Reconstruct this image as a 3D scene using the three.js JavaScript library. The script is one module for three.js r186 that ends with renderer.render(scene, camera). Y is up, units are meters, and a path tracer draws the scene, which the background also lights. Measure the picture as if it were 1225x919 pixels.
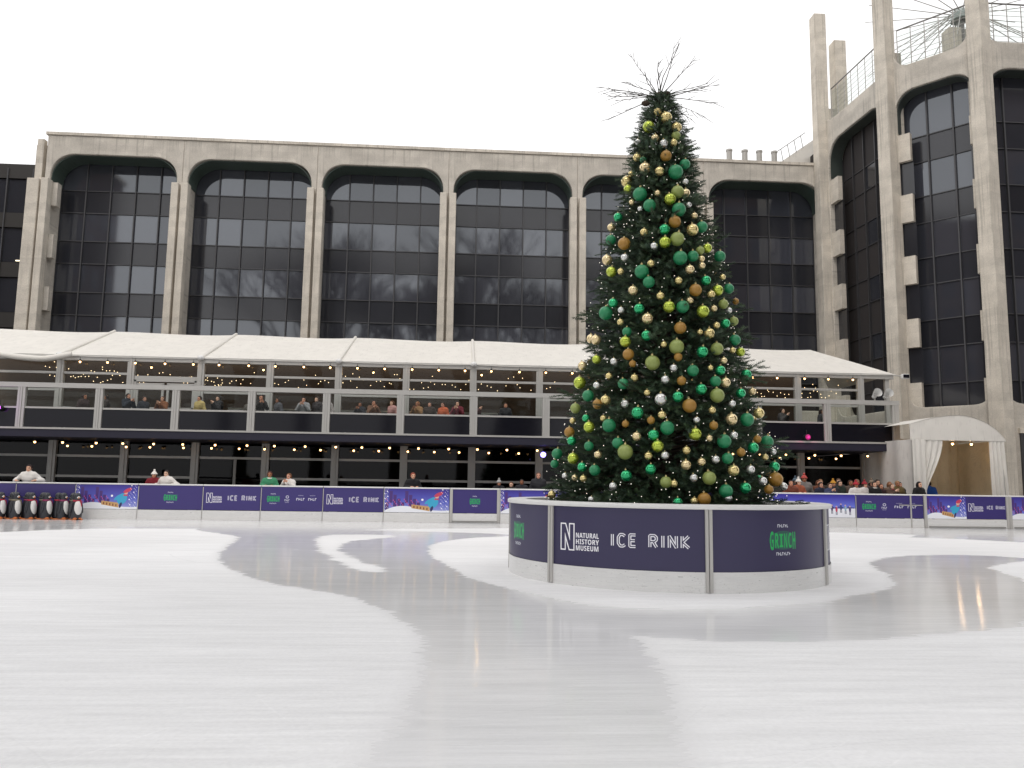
import * as THREE from 'three';
import { mergeGeometries, mergeVertices, toCreasedNormals } from 'three/addons/utils/BufferGeometryUtils.js';
import { RoundedBoxGeometry } from 'three/addons/geometries/RoundedBoxGeometry.js';

// ---------------------------------------------------------------- camera, sky, sun, exposure
const scene = new THREE.Scene();
const camera = new THREE.PerspectiveCamera(2 * Math.atan(459.5 / 955) * 180 / Math.PI, 4 / 3, 0.1, 900);
camera.rotation.order = 'YXZ';
camera.rotation.set(6.95 * Math.PI / 180, -3.7 * Math.PI / 180, 0.0145);
camera.position.set(0, 1.5, 0);

function overcastSky() {
  const w = 64, h = 32, d = new Float32Array(w * h * 4);
  for (let j = 0; j < h; j++) for (let i = 0; i < w; i++) {
    const el = Math.max(0, Math.sin(((j + 0.5) / h - 0.5) * Math.PI));          // an even cloud layer, a little brighter overhead
    const k = 0.98 + 0.1 * el, o = (j * w + i) * 4;
    d[o] = k * 1.0; d[o + 1] = k * 0.993; d[o + 2] = k * 0.996; d[o + 3] = 1;
  }
  const t = new THREE.DataTexture(d, w, h, THREE.RGBAFormat, THREE.FloatType);
  t.mapping = THREE.EquirectangularReflectionMapping; t.magFilter = t.minFilter = THREE.LinearFilter; t.wrapS = THREE.RepeatWrapping; t.needsUpdate = true;
  return t;
}
scene.background = overcastSky();
scene.environment = scene.background;
scene.environmentIntensity = 1;

const sun = new THREE.DirectionalLight(0xfff4e8, 0.6);
sun.position.set(-30, 90, 40); sun.target.position.set(0, 0, -25);
sun.castShadow = true; sun.shadow.radius = 28; sun.shadow.mapSize.set(2048, 2048);
Object.assign(sun.shadow.camera, { left: -60, right: 60, top: 60, bottom: -60, near: 1, far: 220 });
scene.add(sun, sun.target);

const renderer = new THREE.WebGLRenderer({ antialias: true });
renderer.toneMapping = THREE.LinearToneMapping;
renderer.toneMappingExposure = 1.24;
renderer.shadowMap.enabled = true;

// ---------------------------------------------------------------- helpers
let seed = 20231;
const rnd = () => { seed |= 0; seed = seed + 0x6D2B79F5 | 0; let t = Math.imul(seed ^ seed >>> 15, 1 | seed); t = t + Math.imul(t ^ t >>> 7, 61 | t) ^ t; return ((t ^ t >>> 14) >>> 0) / 4294967296; };
const rr = (a, b) => a + (b - a) * rnd();
const V3 = (x, y, z) => new THREE.Vector3(x, y, z);
const lin = (r, g, b) => new THREE.Color().setRGB(r, g, b);
const clamp = (x, a, b) => Math.min(b, Math.max(a, x));
const smooth = (a, b, x) => { const t = clamp((x - a) / (b - a), 0, 1); return t * t * (3 - 2 * t); };

const taken = {};
function numbered(n) { const k = taken[n] = (taken[n] ?? -1) + 1; return k ? n + '_' + String(k).padStart(3, '0') : n; }
function thing(name, label, category, [x, y, z] = [0, 0, 0], group) {
  const g = new THREE.Group(); g.name = numbered(name); g.position.set(x, y, z); g.userData = { label, category };
  if (group) g.userData.group = group;
  scene.add(g); return g;
}
function shade(m) { m.castShadow = m.receiveShadow = true; return m; }
// a part of a thing: at is in the thing's own axes
function part(parent, name, geo, mat, at, rot) {
  const m = shade(new THREE.Mesh(Array.isArray(geo) ? mergeGeometries(geo.map(plain)) : geo, mat)); m.name = name;
  if (at) m.position.set(...at);
  if (rot) m.rotation.set(...rot);
  parent.add(m); return m;
}
function structure(name, geo, mat) { const m = part(scene, name, geo, mat); m.userData.kind = 'structure'; return m; }
function plain(g) { const n = g.index ? g.toNonIndexed() : g; for (const k of Object.keys(n.attributes)) if (!['position', 'normal', 'uv'].includes(k)) n.deleteAttribute(k); return n; }
// a box with uv in metres
function bx(w, h, d, x = 0, y = 0, z = 0) {
  const g = new THREE.BoxGeometry(w, h, d), p = g.attributes.position, n = g.attributes.normal, u = g.attributes.uv;
  for (let i = 0; i < p.count; i++) {
    const ax = Math.abs(n.getX(i)), ay = Math.abs(n.getY(i));
    const X = p.getX(i) + x, Y = p.getY(i) + y, Z = p.getZ(i) + z;
    if (ax > 0.5) u.setXY(i, Z, Y); else if (ay > 0.5) u.setXY(i, X, Z); else u.setXY(i, X, Y);
  }
  return g.translate(x, y, z);
}
const bxe = (x0, x1, y0, y1, z0, z1) => bx(x1 - x0, y1 - y0, z1 - z0, (x0 + x1) / 2, (y0 + y1) / 2, (z0 + z1) / 2);
function bar(a, b, r0, r1 = r0, n = 6) {          // tapered rod between two points
  const d = new THREE.Vector3().subVectors(b, a), g = new THREE.CylinderGeometry(r1, r0, d.length(), n);
  g.applyQuaternion(new THREE.Quaternion().setFromUnitVectors(V3(0, 1, 0), d.clone().normalize()));
  return g.translate((a.x + b.x) / 2, (a.y + b.y) / 2, (a.z + b.z) / 2);
}

// value noise, tileable with period P
function noise2(P, s) {
  const t = new Float32Array(P * P); let q = s >>> 0;
  for (let i = 0; i < t.length; i++) { q = Math.imul(q ^ q >>> 15, 2246822519) + 374761393 >>> 0; q ^= q >>> 13; t[i] = (q >>> 8) / 16777216; }
  return (x, y) => {
    const xi = Math.floor(x), yi = Math.floor(y), fx = x - xi, fy = y - yi, u = fx * fx * (3 - 2 * fx), v = fy * fy * (3 - 2 * fy);
    const a = ((xi % P) + P) % P, b = (a + 1) % P, c = ((yi % P) + P) % P, d = (c + 1) % P;
    return (t[c * P + a] * (1 - u) + t[c * P + b] * u) * (1 - v) + (t[d * P + a] * (1 - u) + t[d * P + b] * u) * v;
  };
}
function dataTex(w, h, fn, srgb, rep) {
  const d = new Uint8Array(w * h * 4);
  for (let j = 0; j < h; j++) for (let i = 0; i < w; i++) { const c = fn(i, j), o = (j * w + i) * 4; d[o] = clamp(c[0] * 255, 0, 255); d[o + 1] = clamp(c[1] * 255, 0, 255); d[o + 2] = clamp(c[2] * 255, 0, 255); d[o + 3] = 255; }
  const t = new THREE.DataTexture(d, w, h); t.magFilter = THREE.LinearFilter; t.minFilter = THREE.LinearMipmapLinearFilter; t.generateMipmaps = true;
  t.wrapS = t.wrapT = THREE.RepeatWrapping; if (srgb) t.colorSpace = THREE.SRGBColorSpace; if (rep) t.repeat.set(...rep); t.needsUpdate = true; return t;
}
const std = (r, g, b, rough = 0.7, metal = 0, more) => new THREE.MeshStandardMaterial({ color: lin(r, g, b), roughness: rough, metalness: metal, ...more });

// concrete: sandy grain, blotches and run-off stains
const n8 = noise2(8, 11), n16 = noise2(16, 5), n32 = noise2(32, 71), n128 = noise2(128, 9), n256 = noise2(256, 33);
const concreteMap = dataTex(1024, 1024, (i, j) => {
  const x = i / 1024, y = j / 1024;
  const blot = 0.5 * n8(x * 8, y * 8) + 0.3 * n16(x * 16, y * 16) + 0.2 * n32(x * 32, y * 32);
  const run = smooth(0.55, 0.95, n128(x * 128, y * 4) * 0.55 + n32(x * 32, y * 4) * 0.45);
  const grain = n256(x * 256, y * 256);
  const board = (Math.floor(y * 16) % 2 ? 0.006 : -0.006) + 0.03 * (n32(Math.floor(x * 5) * 7.3, Math.floor(y * 16) * 3.1) - 0.5);
  const v = 0.685 + 0.16 * blot - 0.1 * run + 0.07 * (grain - 0.5) + board;
  return [v * 1.015, v * 0.982, v * 0.93];
}, true, [1 / 7, 1 / 7]);
const concreteBump = dataTex(512, 512, (i, j) => { const v = 0.5 * n128(i / 4, j / 4) + 0.5 * n256(i / 2, j / 2); return [v, v, v]; }, false, [1 / 2.5, 1 / 2.5]);
const M = {};
M.concrete = new THREE.MeshStandardMaterial({ map: concreteMap, bumpMap: concreteBump, bumpScale: 0.006, roughness: 0.92 });
M.concretePale = new THREE.MeshStandardMaterial({ map: concreteMap, color: lin(1.13, 1.12, 1.1), bumpMap: concreteBump, bumpScale: 0.006, roughness: 0.92 });
M.vision = [0.045, 0.056, 0.068].map((k, i) => new THREE.MeshPhysicalMaterial({ color: lin(k * 0.95, k, k * 1.25), roughness: 0.045, ior: 2.0 + 0.08 * i, specularColor: lin(0.9, 0.95, 1) }));
M.spandrel = [0.026, 0.033].map(k => new THREE.MeshPhysicalMaterial({ color: lin(k * 0.95, k, k * 1.25), roughness: 0.12, ior: 1.62 }));
M.mullion = std(0.075, 0.075, 0.08, 0.45, 0.4);
M.alu = std(0.47, 0.46, 0.44, 0.42, 0.15);
M.aluDull = std(0.25, 0.245, 0.235, 0.5, 0.2);
M.frameGrey = std(0.42, 0.415, 0.4, 0.5, 0.15);
M.white = std(0.74, 0.74, 0.73, 0.5);
const pvcN = noise2(64, 91);
const pvcBump = dataTex(256, 256, (i, j) => { const v = 0.6 * pvcN(i / 16, j / 16) + 0.4 * pvcN(i / 4, j / 4); return [v, v, v]; }, false, [1 / 3, 1 / 3]);
const pvcMap = dataTex(512, 512, (i, j) => { const v = 0.88 + 0.03 * (n16(i / 32, j / 32) - 0.5) - 0.045 * smooth(0.6, 0.9, n64s(i, j)); return [v, v * 0.985, v * 0.955]; }, true, [1 / 5, 1 / 5]);
function n64s(i, j) { return 0.6 * n128(i / 4, j / 32) + 0.4 * n32(i / 16, j / 16); }
M.canopy = new THREE.MeshStandardMaterial({ map: pvcMap, bumpMap: pvcBump, bumpScale: 0.006, roughness: 0.5 });
M.darkGlass = new THREE.MeshPhysicalMaterial({ color: lin(0.01, 0.01, 0.015), roughness: 0.08, ior: 1.3 });
M.clearGlass = new THREE.MeshPhysicalMaterial({ color: lin(0.93, 0.95, 0.94), roughness: 0.02, transmission: 1, thickness: 0, ior: 1.18 });
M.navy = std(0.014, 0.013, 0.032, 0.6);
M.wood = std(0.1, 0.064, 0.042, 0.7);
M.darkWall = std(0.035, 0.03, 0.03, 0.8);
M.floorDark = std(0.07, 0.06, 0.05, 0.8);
M.black = std(0.015, 0.015, 0.016, 0.5);
M.bulb = new THREE.MeshStandardMaterial({ color: lin(0.9, 0.8, 0.6), emissive: lin(1, 0.56, 0.22), emissiveIntensity: 5.5 });
M.tiny = new THREE.MeshStandardMaterial({ color: lin(0.9, 0.8, 0.6), emissive: lin(1, 0.72, 0.4), emissiveIntensity: 3.2 });

// ---------------------------------------------------------------- the ground and the ice
const pave = dataTex(512, 512, (i, j) => { const v = 0.36 + 0.1 * (n32(i / 16, j / 16) - 0.5) + 0.08 * (n256(i / 2, j / 2) - 0.5); return [v, v * 0.98, v * 0.95]; }, true, [1 / 4, 1 / 4]);
M.pave = new THREE.MeshStandardMaterial({ map: pave, roughness: 0.85 });
{
  const g = new THREE.PlaneGeometry(700, 700, 1, 1).rotateX(-Math.PI / 2).translate(0, -0.06, 0), p = g.attributes.position;
  for (let i = 0; i < p.count; i++) g.attributes.uv.setXY(i, p.getX(i), p.getZ(i));
  structure('ground', g, M.pave);
  structure('pavement', bxe(-40, 60, -0.05, 0.02, -60, -29.16), M.pave);
}
// film of melt water left by the resurfacing machine: outlines in metres on the ice (x, z)
const lane = [[-7.54, -24.37], [-5.5, -20.82], [-4.93, -17.84], [-4.46, -15.62], [-3.62, -13.56], [-2.6, -11.99], [-1.36, -10.76], [-0.61, -9.27], [0.47, -8.42], [1.64, -8.16], [2.64, -7.83], [3.74, -7.88], [4.99, -8.25], [6.4, -8.86], [9.13, -12.58], [9.74, -14.17], [10.27, -15.06], [12.3, -16.9], [11.33, -17.6], [9.56, -17.04], [8.15, -15.52], [7.37, -13.51], [6.7, -12.15], [5.71, -11.2], [4.43, -10.23], [3.0, -9.66], [1.79, -9.94], [1.05, -10.85], [0.3, -12.34], [-0.32, -14.72], [-0.67, -16.86], [-0.54, -19.54], [0.17, -21.32], [1.72, -22.85]];
const wedge = [[-3.35, -22.09], [-2.94, -18.06], [-2.32, -15.64], [-1.31, -13.46], [-1.27, -13.71], [-2.2, -15.99], [-2.7, -18.08], [-2.6, -19.79], [-1.73, -22.0]];
const nearLane = [[-0.74, -9.68], [-0.37, -8.27], [-0.26, -7.29], [-0.26, -6.13], [-0.35, -5.39], [-0.47, -4.67], [-0.55, -3.98], [-0.45, -2.97], [-0.3, -1], [0.5, -1], [0.91, -2.92], [1.2, -3.93], [1.36, -4.64], [1.5, -5.46], [1.61, -6.37], [1.65, -7.29], [1.61, -8.25], [0.49, -8.9]];
const strip = [[-30, -30], [-30, -21], [-11.79, -21.77], [-11.12, -22.95], [-10.11, -23.7], [-7.48, -24.18], [-5.27, -23.96], [-3.13, -24.13], [-1.97, -24.95], [1.41, -25.99], [8, -27], [14.6, -24.8], [13.6, -23.5], [14.84, -23.0], [15.93, -21.85], [20, -20], [30, -24], [30, -30]];
function edge(poly, x, z) {             // signed distance to an outline, positive inside
  let inside = false, best = 1e9;
  for (let i = 0, j = poly.length - 1; i < poly.length; j = i++) {
    const [ax, az] = poly[j], [bx_, bz] = poly[i];
    if ((az > z) !== (bz > z) && x < (bx_ - ax) * (z - az) / (bz - az) + ax) inside = !inside;
    const dx = bx_ - ax, dz = bz - az, t = clamp(((x - ax) * dx + (z - az) * dz) / (dx * dx + dz * dz + 1e-9), 0, 1);
    const ex = x - ax - t * dx, ez = z - az - t * dz; best = Math.min(best, ex * ex + ez * ez);
  }
  return (inside ? 1 : -1) * Math.sqrt(best);
}
const rounded = poly => new THREE.CatmullRomCurve3(poly.map(([x, z]) => V3(x, 0, z)), true, 'centripetal').getPoints(poly.length * 5).map(p => [p.x, p.z]);
{
  const L = rounded(lane), Wd = rounded(wedge), N = rounded(nearLane), S = strip;
  const fine = noise2(512, 77), broad = noise2(64, 3), mid = noise2(64, 41), hair = noise2(1024, 8), scr = noise2(512, 19);
  const streak = (x, z) => 0.4 * fine(x * 1.2 + z * 0.07, z * 16) + 0.35 * hair(x * 3.1, z * 42) + 0.25 * broad(x * 0.55, z * 3.3);
  // one sheet of ice with its own maps: colour (frosted white or wet grey) and gloss
  function sheet(x0, x1, z0, z1, W, H, marks) {
    const q = 5, cw = Math.ceil(W / q) + 2, ch = Math.ceil(H / q) + 2, cell = new Float32Array(cw * ch * 4), X = i => x0 + (x1 - x0) * i / W, Z = j => z0 + (z1 - z0) * j / H;
    for (let j = 0; j < ch; j++) for (let i = 0; i < cw; i++) {
      const x = X(i * q), z = Z(j * q), o = (j * cw + i) * 4, wx = x + 0.16 * (n16(x * 0.6, z * 0.6) - 0.5), wz = z + 0.16 * (n16(x * 0.6 + 5, z * 0.6 + 9) - 0.5);
      cell[o] = edge(L, wx, wz); cell[o + 1] = edge(Wd, wx, wz); cell[o + 2] = edge(N, wx, wz); cell[o + 3] = edge(S, wx, wz);
    }
    const at = (i, j, k) => { const a = i / q, b = j / q, i0 = Math.floor(a), j0 = Math.floor(b), u = a - i0, v = b - j0, c = (I, J) => cell[(J * cw + I) * 4 + k]; return (c(i0, j0) * (1 - u) + c(i0 + 1, j0) * u) * (1 - v) + (c(i0, j0 + 1) * (1 - u) + c(i0 + 1, j0 + 1) * u) * v; };
    // skate marks: thin pale curved scratches
    const cut = new Float32Array(W * H), keep = seed; seed = 4242;
    for (let k = 0; k < marks; k++) {
      let x = rr(x0, x1), z = rr(z0, z1), a = rr(-0.5, 0.5) + (rnd() < 0.3 ? rr(-1, 1) : 0); const bend = rr(-0.35, 0.35), len = rr(0.3, 2.6), s = rr(0.2, 1) * (rnd() < 0.2 ? -1 : 1), st = (x1 - x0) / W * 0.7;
      for (let t = 0; t < len; t += st) { x += Math.cos(a) * st; z += Math.sin(a) * st; a += bend * st; const i = Math.floor((x - x0) / (x1 - x0) * W), j = Math.floor((z - z0) / (z1 - z0) * H); if (i >= 0 && i < W && j >= 0 && j < H) cut[j * W + i] = s; }
    }
    seed = keep;
    const wet = new Float32Array(W * H);
    const col = dataTex(W, H, (i, j) => {
      const x = X(i), z = Z(j), e = at(i, j, 0), n = at(i, j, 2);
      const patch = broad(x * 0.8, z * 0.8) * 0.6 + mid(x * 2.4, z * 2.4) * 0.4 - 0.5, track = fine(Math.abs(e) * 7 + 3, x * 0.4) - 0.5, drag = 0.34 * (streak(x, z) - 0.5);
      const A = smooth(-0.2, 0.15, e + drag) * (0.74 + 0.4 * patch + 0.3 * track), w = smooth(-0.3, 0.14, at(i, j, 1) + drag), B = smooth(-0.2, 0.14, n + drag) * (0.52 + 0.4 * patch + 0.3 * smooth(-1.6, 0.2, e)), C = smooth(-0.3, 0.22, at(i, j, 3) + drag) * (0.66 + 0.3 * patch);
      const v = clamp(Math.max(A * (1 - 0.95 * w), B, C), 0, 1); wet[j * W + i] = v;
      const st = streak(x, z) - 0.5, big = mid(x * 0.35, z * 0.5) - 0.5, sp = hair(x * 29, z * 29), grit = fine(x * 60, z * 60) - 0.5;
      const k = 0.925 - 0.05 * v + st * 0.085 + big * 0.04 + (sp > 0.93 ? -0.03 * (sp - 0.93) / 0.07 : 0) + grit * 0.03 * (1 - v) + cut[j * W + i] * 0.036 * (1 - 0.5 * v);
      return [k * 0.996, k * 0.996, k];
    }, true);
    const rough = dataTex(W, H, (i, j) => { const k = 0.6 - 0.545 * smooth(0.08, 0.62, wet[j * W + i]) + 0.14 * (streak(X(i), Z(j)) - 0.5) + 0.05 * cut[j * W + i]; return [k, k, k]; });
    col.wrapS = col.wrapT = rough.wrapS = rough.wrapT = THREE.MirroredRepeatWrapping;
    const bump = dataTex(1024, 1024, (i, j) => { const k = 0.55 * scr(i / 40, j / 2) + 0.25 * n256(i / 4, j / 4) + 0.2 * n32(i / 32, j / 32); return [k, k, k]; }, false, [(x1 - x0) / 6, (z1 - z0) / 6]);
    return new THREE.MeshPhysicalMaterial({ map: col, roughnessMap: rough, roughness: 1, bumpMap: bump, bumpScale: 0.001, ior: 1.24, specularIntensity: 0.36 });
  }
  const lay = (m, x0, x1, z0, z1, a, b, c, d) => { const g = bxe(a, b, -0.05, 0, c, d), p = g.attributes.position, u = g.attributes.uv; for (let i = 0; i < p.count; i++) u.setXY(i, (p.getX(i) - x0) / (x1 - x0), (p.getZ(i) - z0) / (z1 - z0)); structure(numbered('ice_rink'), g, m); };
  lay(sheet(-19, 25, -29.2, -9, 2048, 1000, 500), -19, 25, -29.2, -9, -44, 27, -29.12, -9);
  lay(sheet(-9, 11, -9, 0, 2048, 1100, 420), -9, 11, -9, 0, -44, 27, -9, 9);
}

// ---------------------------------------------------------------- the long concrete building with arched bays
const glassBox = (w, h) => new THREE.BoxGeometry(w, h, 0.03);
function archShape(x0, x1, y0, y1, holes) {
  const s = new THREE.Shape(); s.moveTo(x0, y0); s.lineTo(x1, y0); s.lineTo(x1, y1); s.lineTo(x0, y1); s.lineTo(x0, y0);
  for (const h of holes) s.holes.push(h);
  return s;
}
function archHole(x0, x1, y0, y1, r, rb = 0.01) {
  const h = new THREE.Path(); h.moveTo(x0 + rb, y0); h.lineTo(x1 - rb, y0); h.quadraticCurveTo(x1, y0, x1, y0 + rb); h.lineTo(x1, y1 - r);
  h.bezierCurveTo(x1, y1 - 0.35 * r, x1 - 0.4 * r, y1, x1 - r, y1); h.lineTo(x0 + r, y1); h.bezierCurveTo(x0 + 0.4 * r, y1, x0, y1 - 0.35 * r, x0, y1 - r); h.lineTo(x0, y0 + rb); h.quadraticCurveTo(x0, y0, x0 + rb, y0);
  return h;
}
{
  const ZF = -50, PITCH = 8.425, X0 = -26.35;
  const b = thing('office_building', 'long concrete office building with rounded window bays behind the cafe pavilion', 'building', [0, 0, ZF]);
  const frame = new THREE.ExtrudeGeometry(archShape(-PITCH / 2 + 0.001, PITCH / 2 - 0.001, 0, 22.82, [archHole(-3.88, 3.88, 6.3, 21.62, 1.5)]), { depth: 1.5, bevelEnabled: true, bevelThickness: 0.05, bevelSize: 0.05, bevelOffset: -0.05, bevelSegments: 2, curveSegments: 10 }).translate(0, 0, -1.55);
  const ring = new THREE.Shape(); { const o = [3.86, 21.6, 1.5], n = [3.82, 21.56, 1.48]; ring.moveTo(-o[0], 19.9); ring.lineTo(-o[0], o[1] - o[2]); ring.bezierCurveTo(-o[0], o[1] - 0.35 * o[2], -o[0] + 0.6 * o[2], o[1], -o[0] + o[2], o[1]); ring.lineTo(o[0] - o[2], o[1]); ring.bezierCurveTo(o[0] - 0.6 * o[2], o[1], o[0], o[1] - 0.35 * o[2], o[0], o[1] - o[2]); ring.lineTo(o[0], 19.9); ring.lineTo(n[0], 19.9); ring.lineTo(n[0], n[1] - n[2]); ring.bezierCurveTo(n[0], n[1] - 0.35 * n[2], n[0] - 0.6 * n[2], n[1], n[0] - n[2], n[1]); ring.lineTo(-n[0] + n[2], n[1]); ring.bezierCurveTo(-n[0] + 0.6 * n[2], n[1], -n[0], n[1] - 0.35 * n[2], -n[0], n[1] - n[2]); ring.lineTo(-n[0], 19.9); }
  const soffitShade = new THREE.ExtrudeGeometry(ring, { depth: 1.4, bevelEnabled: false, curveSegments: 10 }).translate(0, 0, -1.55), soffitShadeM = std(0.05, 0.075, 0.062, 0.5);  // added sheet under the arch: green stain and painted shade in one dark colour
  const slab = new RoundedBoxGeometry(0.44, 19.87, 0.62, 1, 0.04); { const u = slab.attributes.uv, p = slab.attributes.position; for (let i = 0; i < p.count; i++) u.setXY(i, p.getX(i) + p.getZ(i), p.getY(i)); }
  const slabWide = slab.clone().scale(1.7, 1, 1.15);
  const paneV = glassBox(1.52, 1.8), paneS = glassBox(1.52, 1.4), mull = bx(0.075, 15.6, 0.14), trans = bx(7.76, 0.06, 0.1);
  for (let k = 0; k < 6; k++) {
    const cx = X0 + PITCH * (k + 0.5);
    part(b, 'bay_frame', frame, M.concrete, [cx, 0, 0]); part(b, 'soffit_shade', soffitShade, soffitShadeM, [cx, 0, 0]);
    for (let s = 0; s < 5; s++) {
      const yb = 19.78 - 3.35 * s;
      for (let c = 0; c < 5; c++) {
        const x = cx + (c - 2) * 1.556;
        if (yb > 7) part(b, 'window_pane', paneV, M.vision[Math.floor(rnd() * 3)], [x, yb + 0.93, -1.66], [rr(-0.005, 0.005), rr(-0.005, 0.005), 0]);
        if (yb - 1.48 > 6) part(b, 'spandrel_pane', paneS, M.spandrel[Math.floor(rnd() * 2)], [x, yb - 0.74, -1.65], [rr(-0.005, 0.005), rr(-0.005, 0.005), 0]);
      }
      for (const y of [yb, yb - 1.48]) if (y > 6.5) part(b, 'transom', trans, M.mullion, [cx, y, -1.62]);
    }
    for (let c = 0; c <= 5; c++) part(b, 'mullion', mull, M.mullion, [cx + (c - 2.5) * 1.556, 14.05, -1.59]);
    // stepped jamb blocks at the spandrel bands
    if (k === 0) for (let s = 0; s < 4; s++) part(b, 'jamb_block', bx(0.42, 1.5, 0.5), M.concrete, [cx - 3.7, 19.04 - 3.35 * s, -0.5]);
  }
  for (let k = 0; k <= 6; k++) {
    const cx = X0 + PITCH * k;
    if (k === 0) { part(b, 'pillar_slab', slabWide, M.concretePale, [cx - 0.55, 9.94, -0.1]); part(b, 'pillar_slab', slab, M.concretePale, [cx + 0.22, 9.94, 0.08]); continue; }
    for (const sd of [-1, 1]) part(b, 'pillar_slab', slab, M.concretePale, [cx + sd * 0.3, 9.94, 0.08]);
  }
  part(b, 'parapet_cap', bxe(X0 - 0.1, X0 + PITCH * 6 - 0.02, 22.82, 23.0, -1.9, 0.08), M.concretePale);
  part(b, 'end_wall', bxe(X0 - 0.95, X0 - 0.02, 0, 22.35, -14, -0.6), M.concrete);
  part(b, 'end_fin', bxe(X0 - 0.7, X0 - 0.3, 19.88, 22.6, -0.58, -0.2), M.concretePale);
  part(b, 'roof', bxe(X0, X0 + PITCH * 6, 22.3, 22.5, -16, -1.9), M.concrete);
  part(b, 'core_wall', bxe(X0, X0 + PITCH * 6, 0, 22.2, -16, -1.9), M.darkWall);
  const pipe = mergeGeometries([new THREE.CylinderGeometry(0.2, 0.2, 2.5, 12), new THREE.CylinderGeometry(0.235, 0.235, 0.12, 12).translate(0, 1.22, 0), new THREE.CylinderGeometry(0.26, 0.26, 0.1, 12).translate(0, -1.0, 0)]);
  const vent = std(0.42, 0.41, 0.39, 0.5, 0.3);
  ['leftmost', 'second from the left', 'third from the left', 'rightmost'].forEach((w, i) => {
    const v = shade(new THREE.Mesh(pipe, vent)); v.name = numbered('vent_pipe'); v.position.set([18.6, 19.72, 20.77, 21.86][i], 23.75, -53); scene.add(v);
    v.userData = { label: `grey vent pipe on the concrete roof, ${w} of the four`, category: 'vent pipe', group: 'vent pipes on the roof' };
  });
  // sloping plant-room roof beside the tower
  const pr = thing('plant_room', 'pale sloping plant room roof with a handrail beside the tower', 'roof', [23.4, 22.5, -54]);
  const sh = new THREE.Shape(); sh.moveTo(-1.1, 0); sh.lineTo(6, 0); sh.lineTo(6, 7); sh.lineTo(-1.1, 1.9);
  part(pr, 'wedge_roof', new THREE.ExtrudeGeometry(sh, { depth: 2.5, bevelEnabled: false }).translate(0, 0, -2.5), M.canopy);
  for (let i = 0; i < 5; i++) part(pr, 'handrail_post', bar(V3(-1 + i * 0.5, 1.9 + i * 0.36, 0.06), V3(-1.15 + i * 0.5, 2.8 + i * 0.36, 0.06), 0.025), M.aluDull);
  part(pr, 'handrail', bar(V3(-1.3, 2.7, 0.06), V3(1.2, 4.5, 0.06), 0.03), M.aluDull);
}
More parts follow.
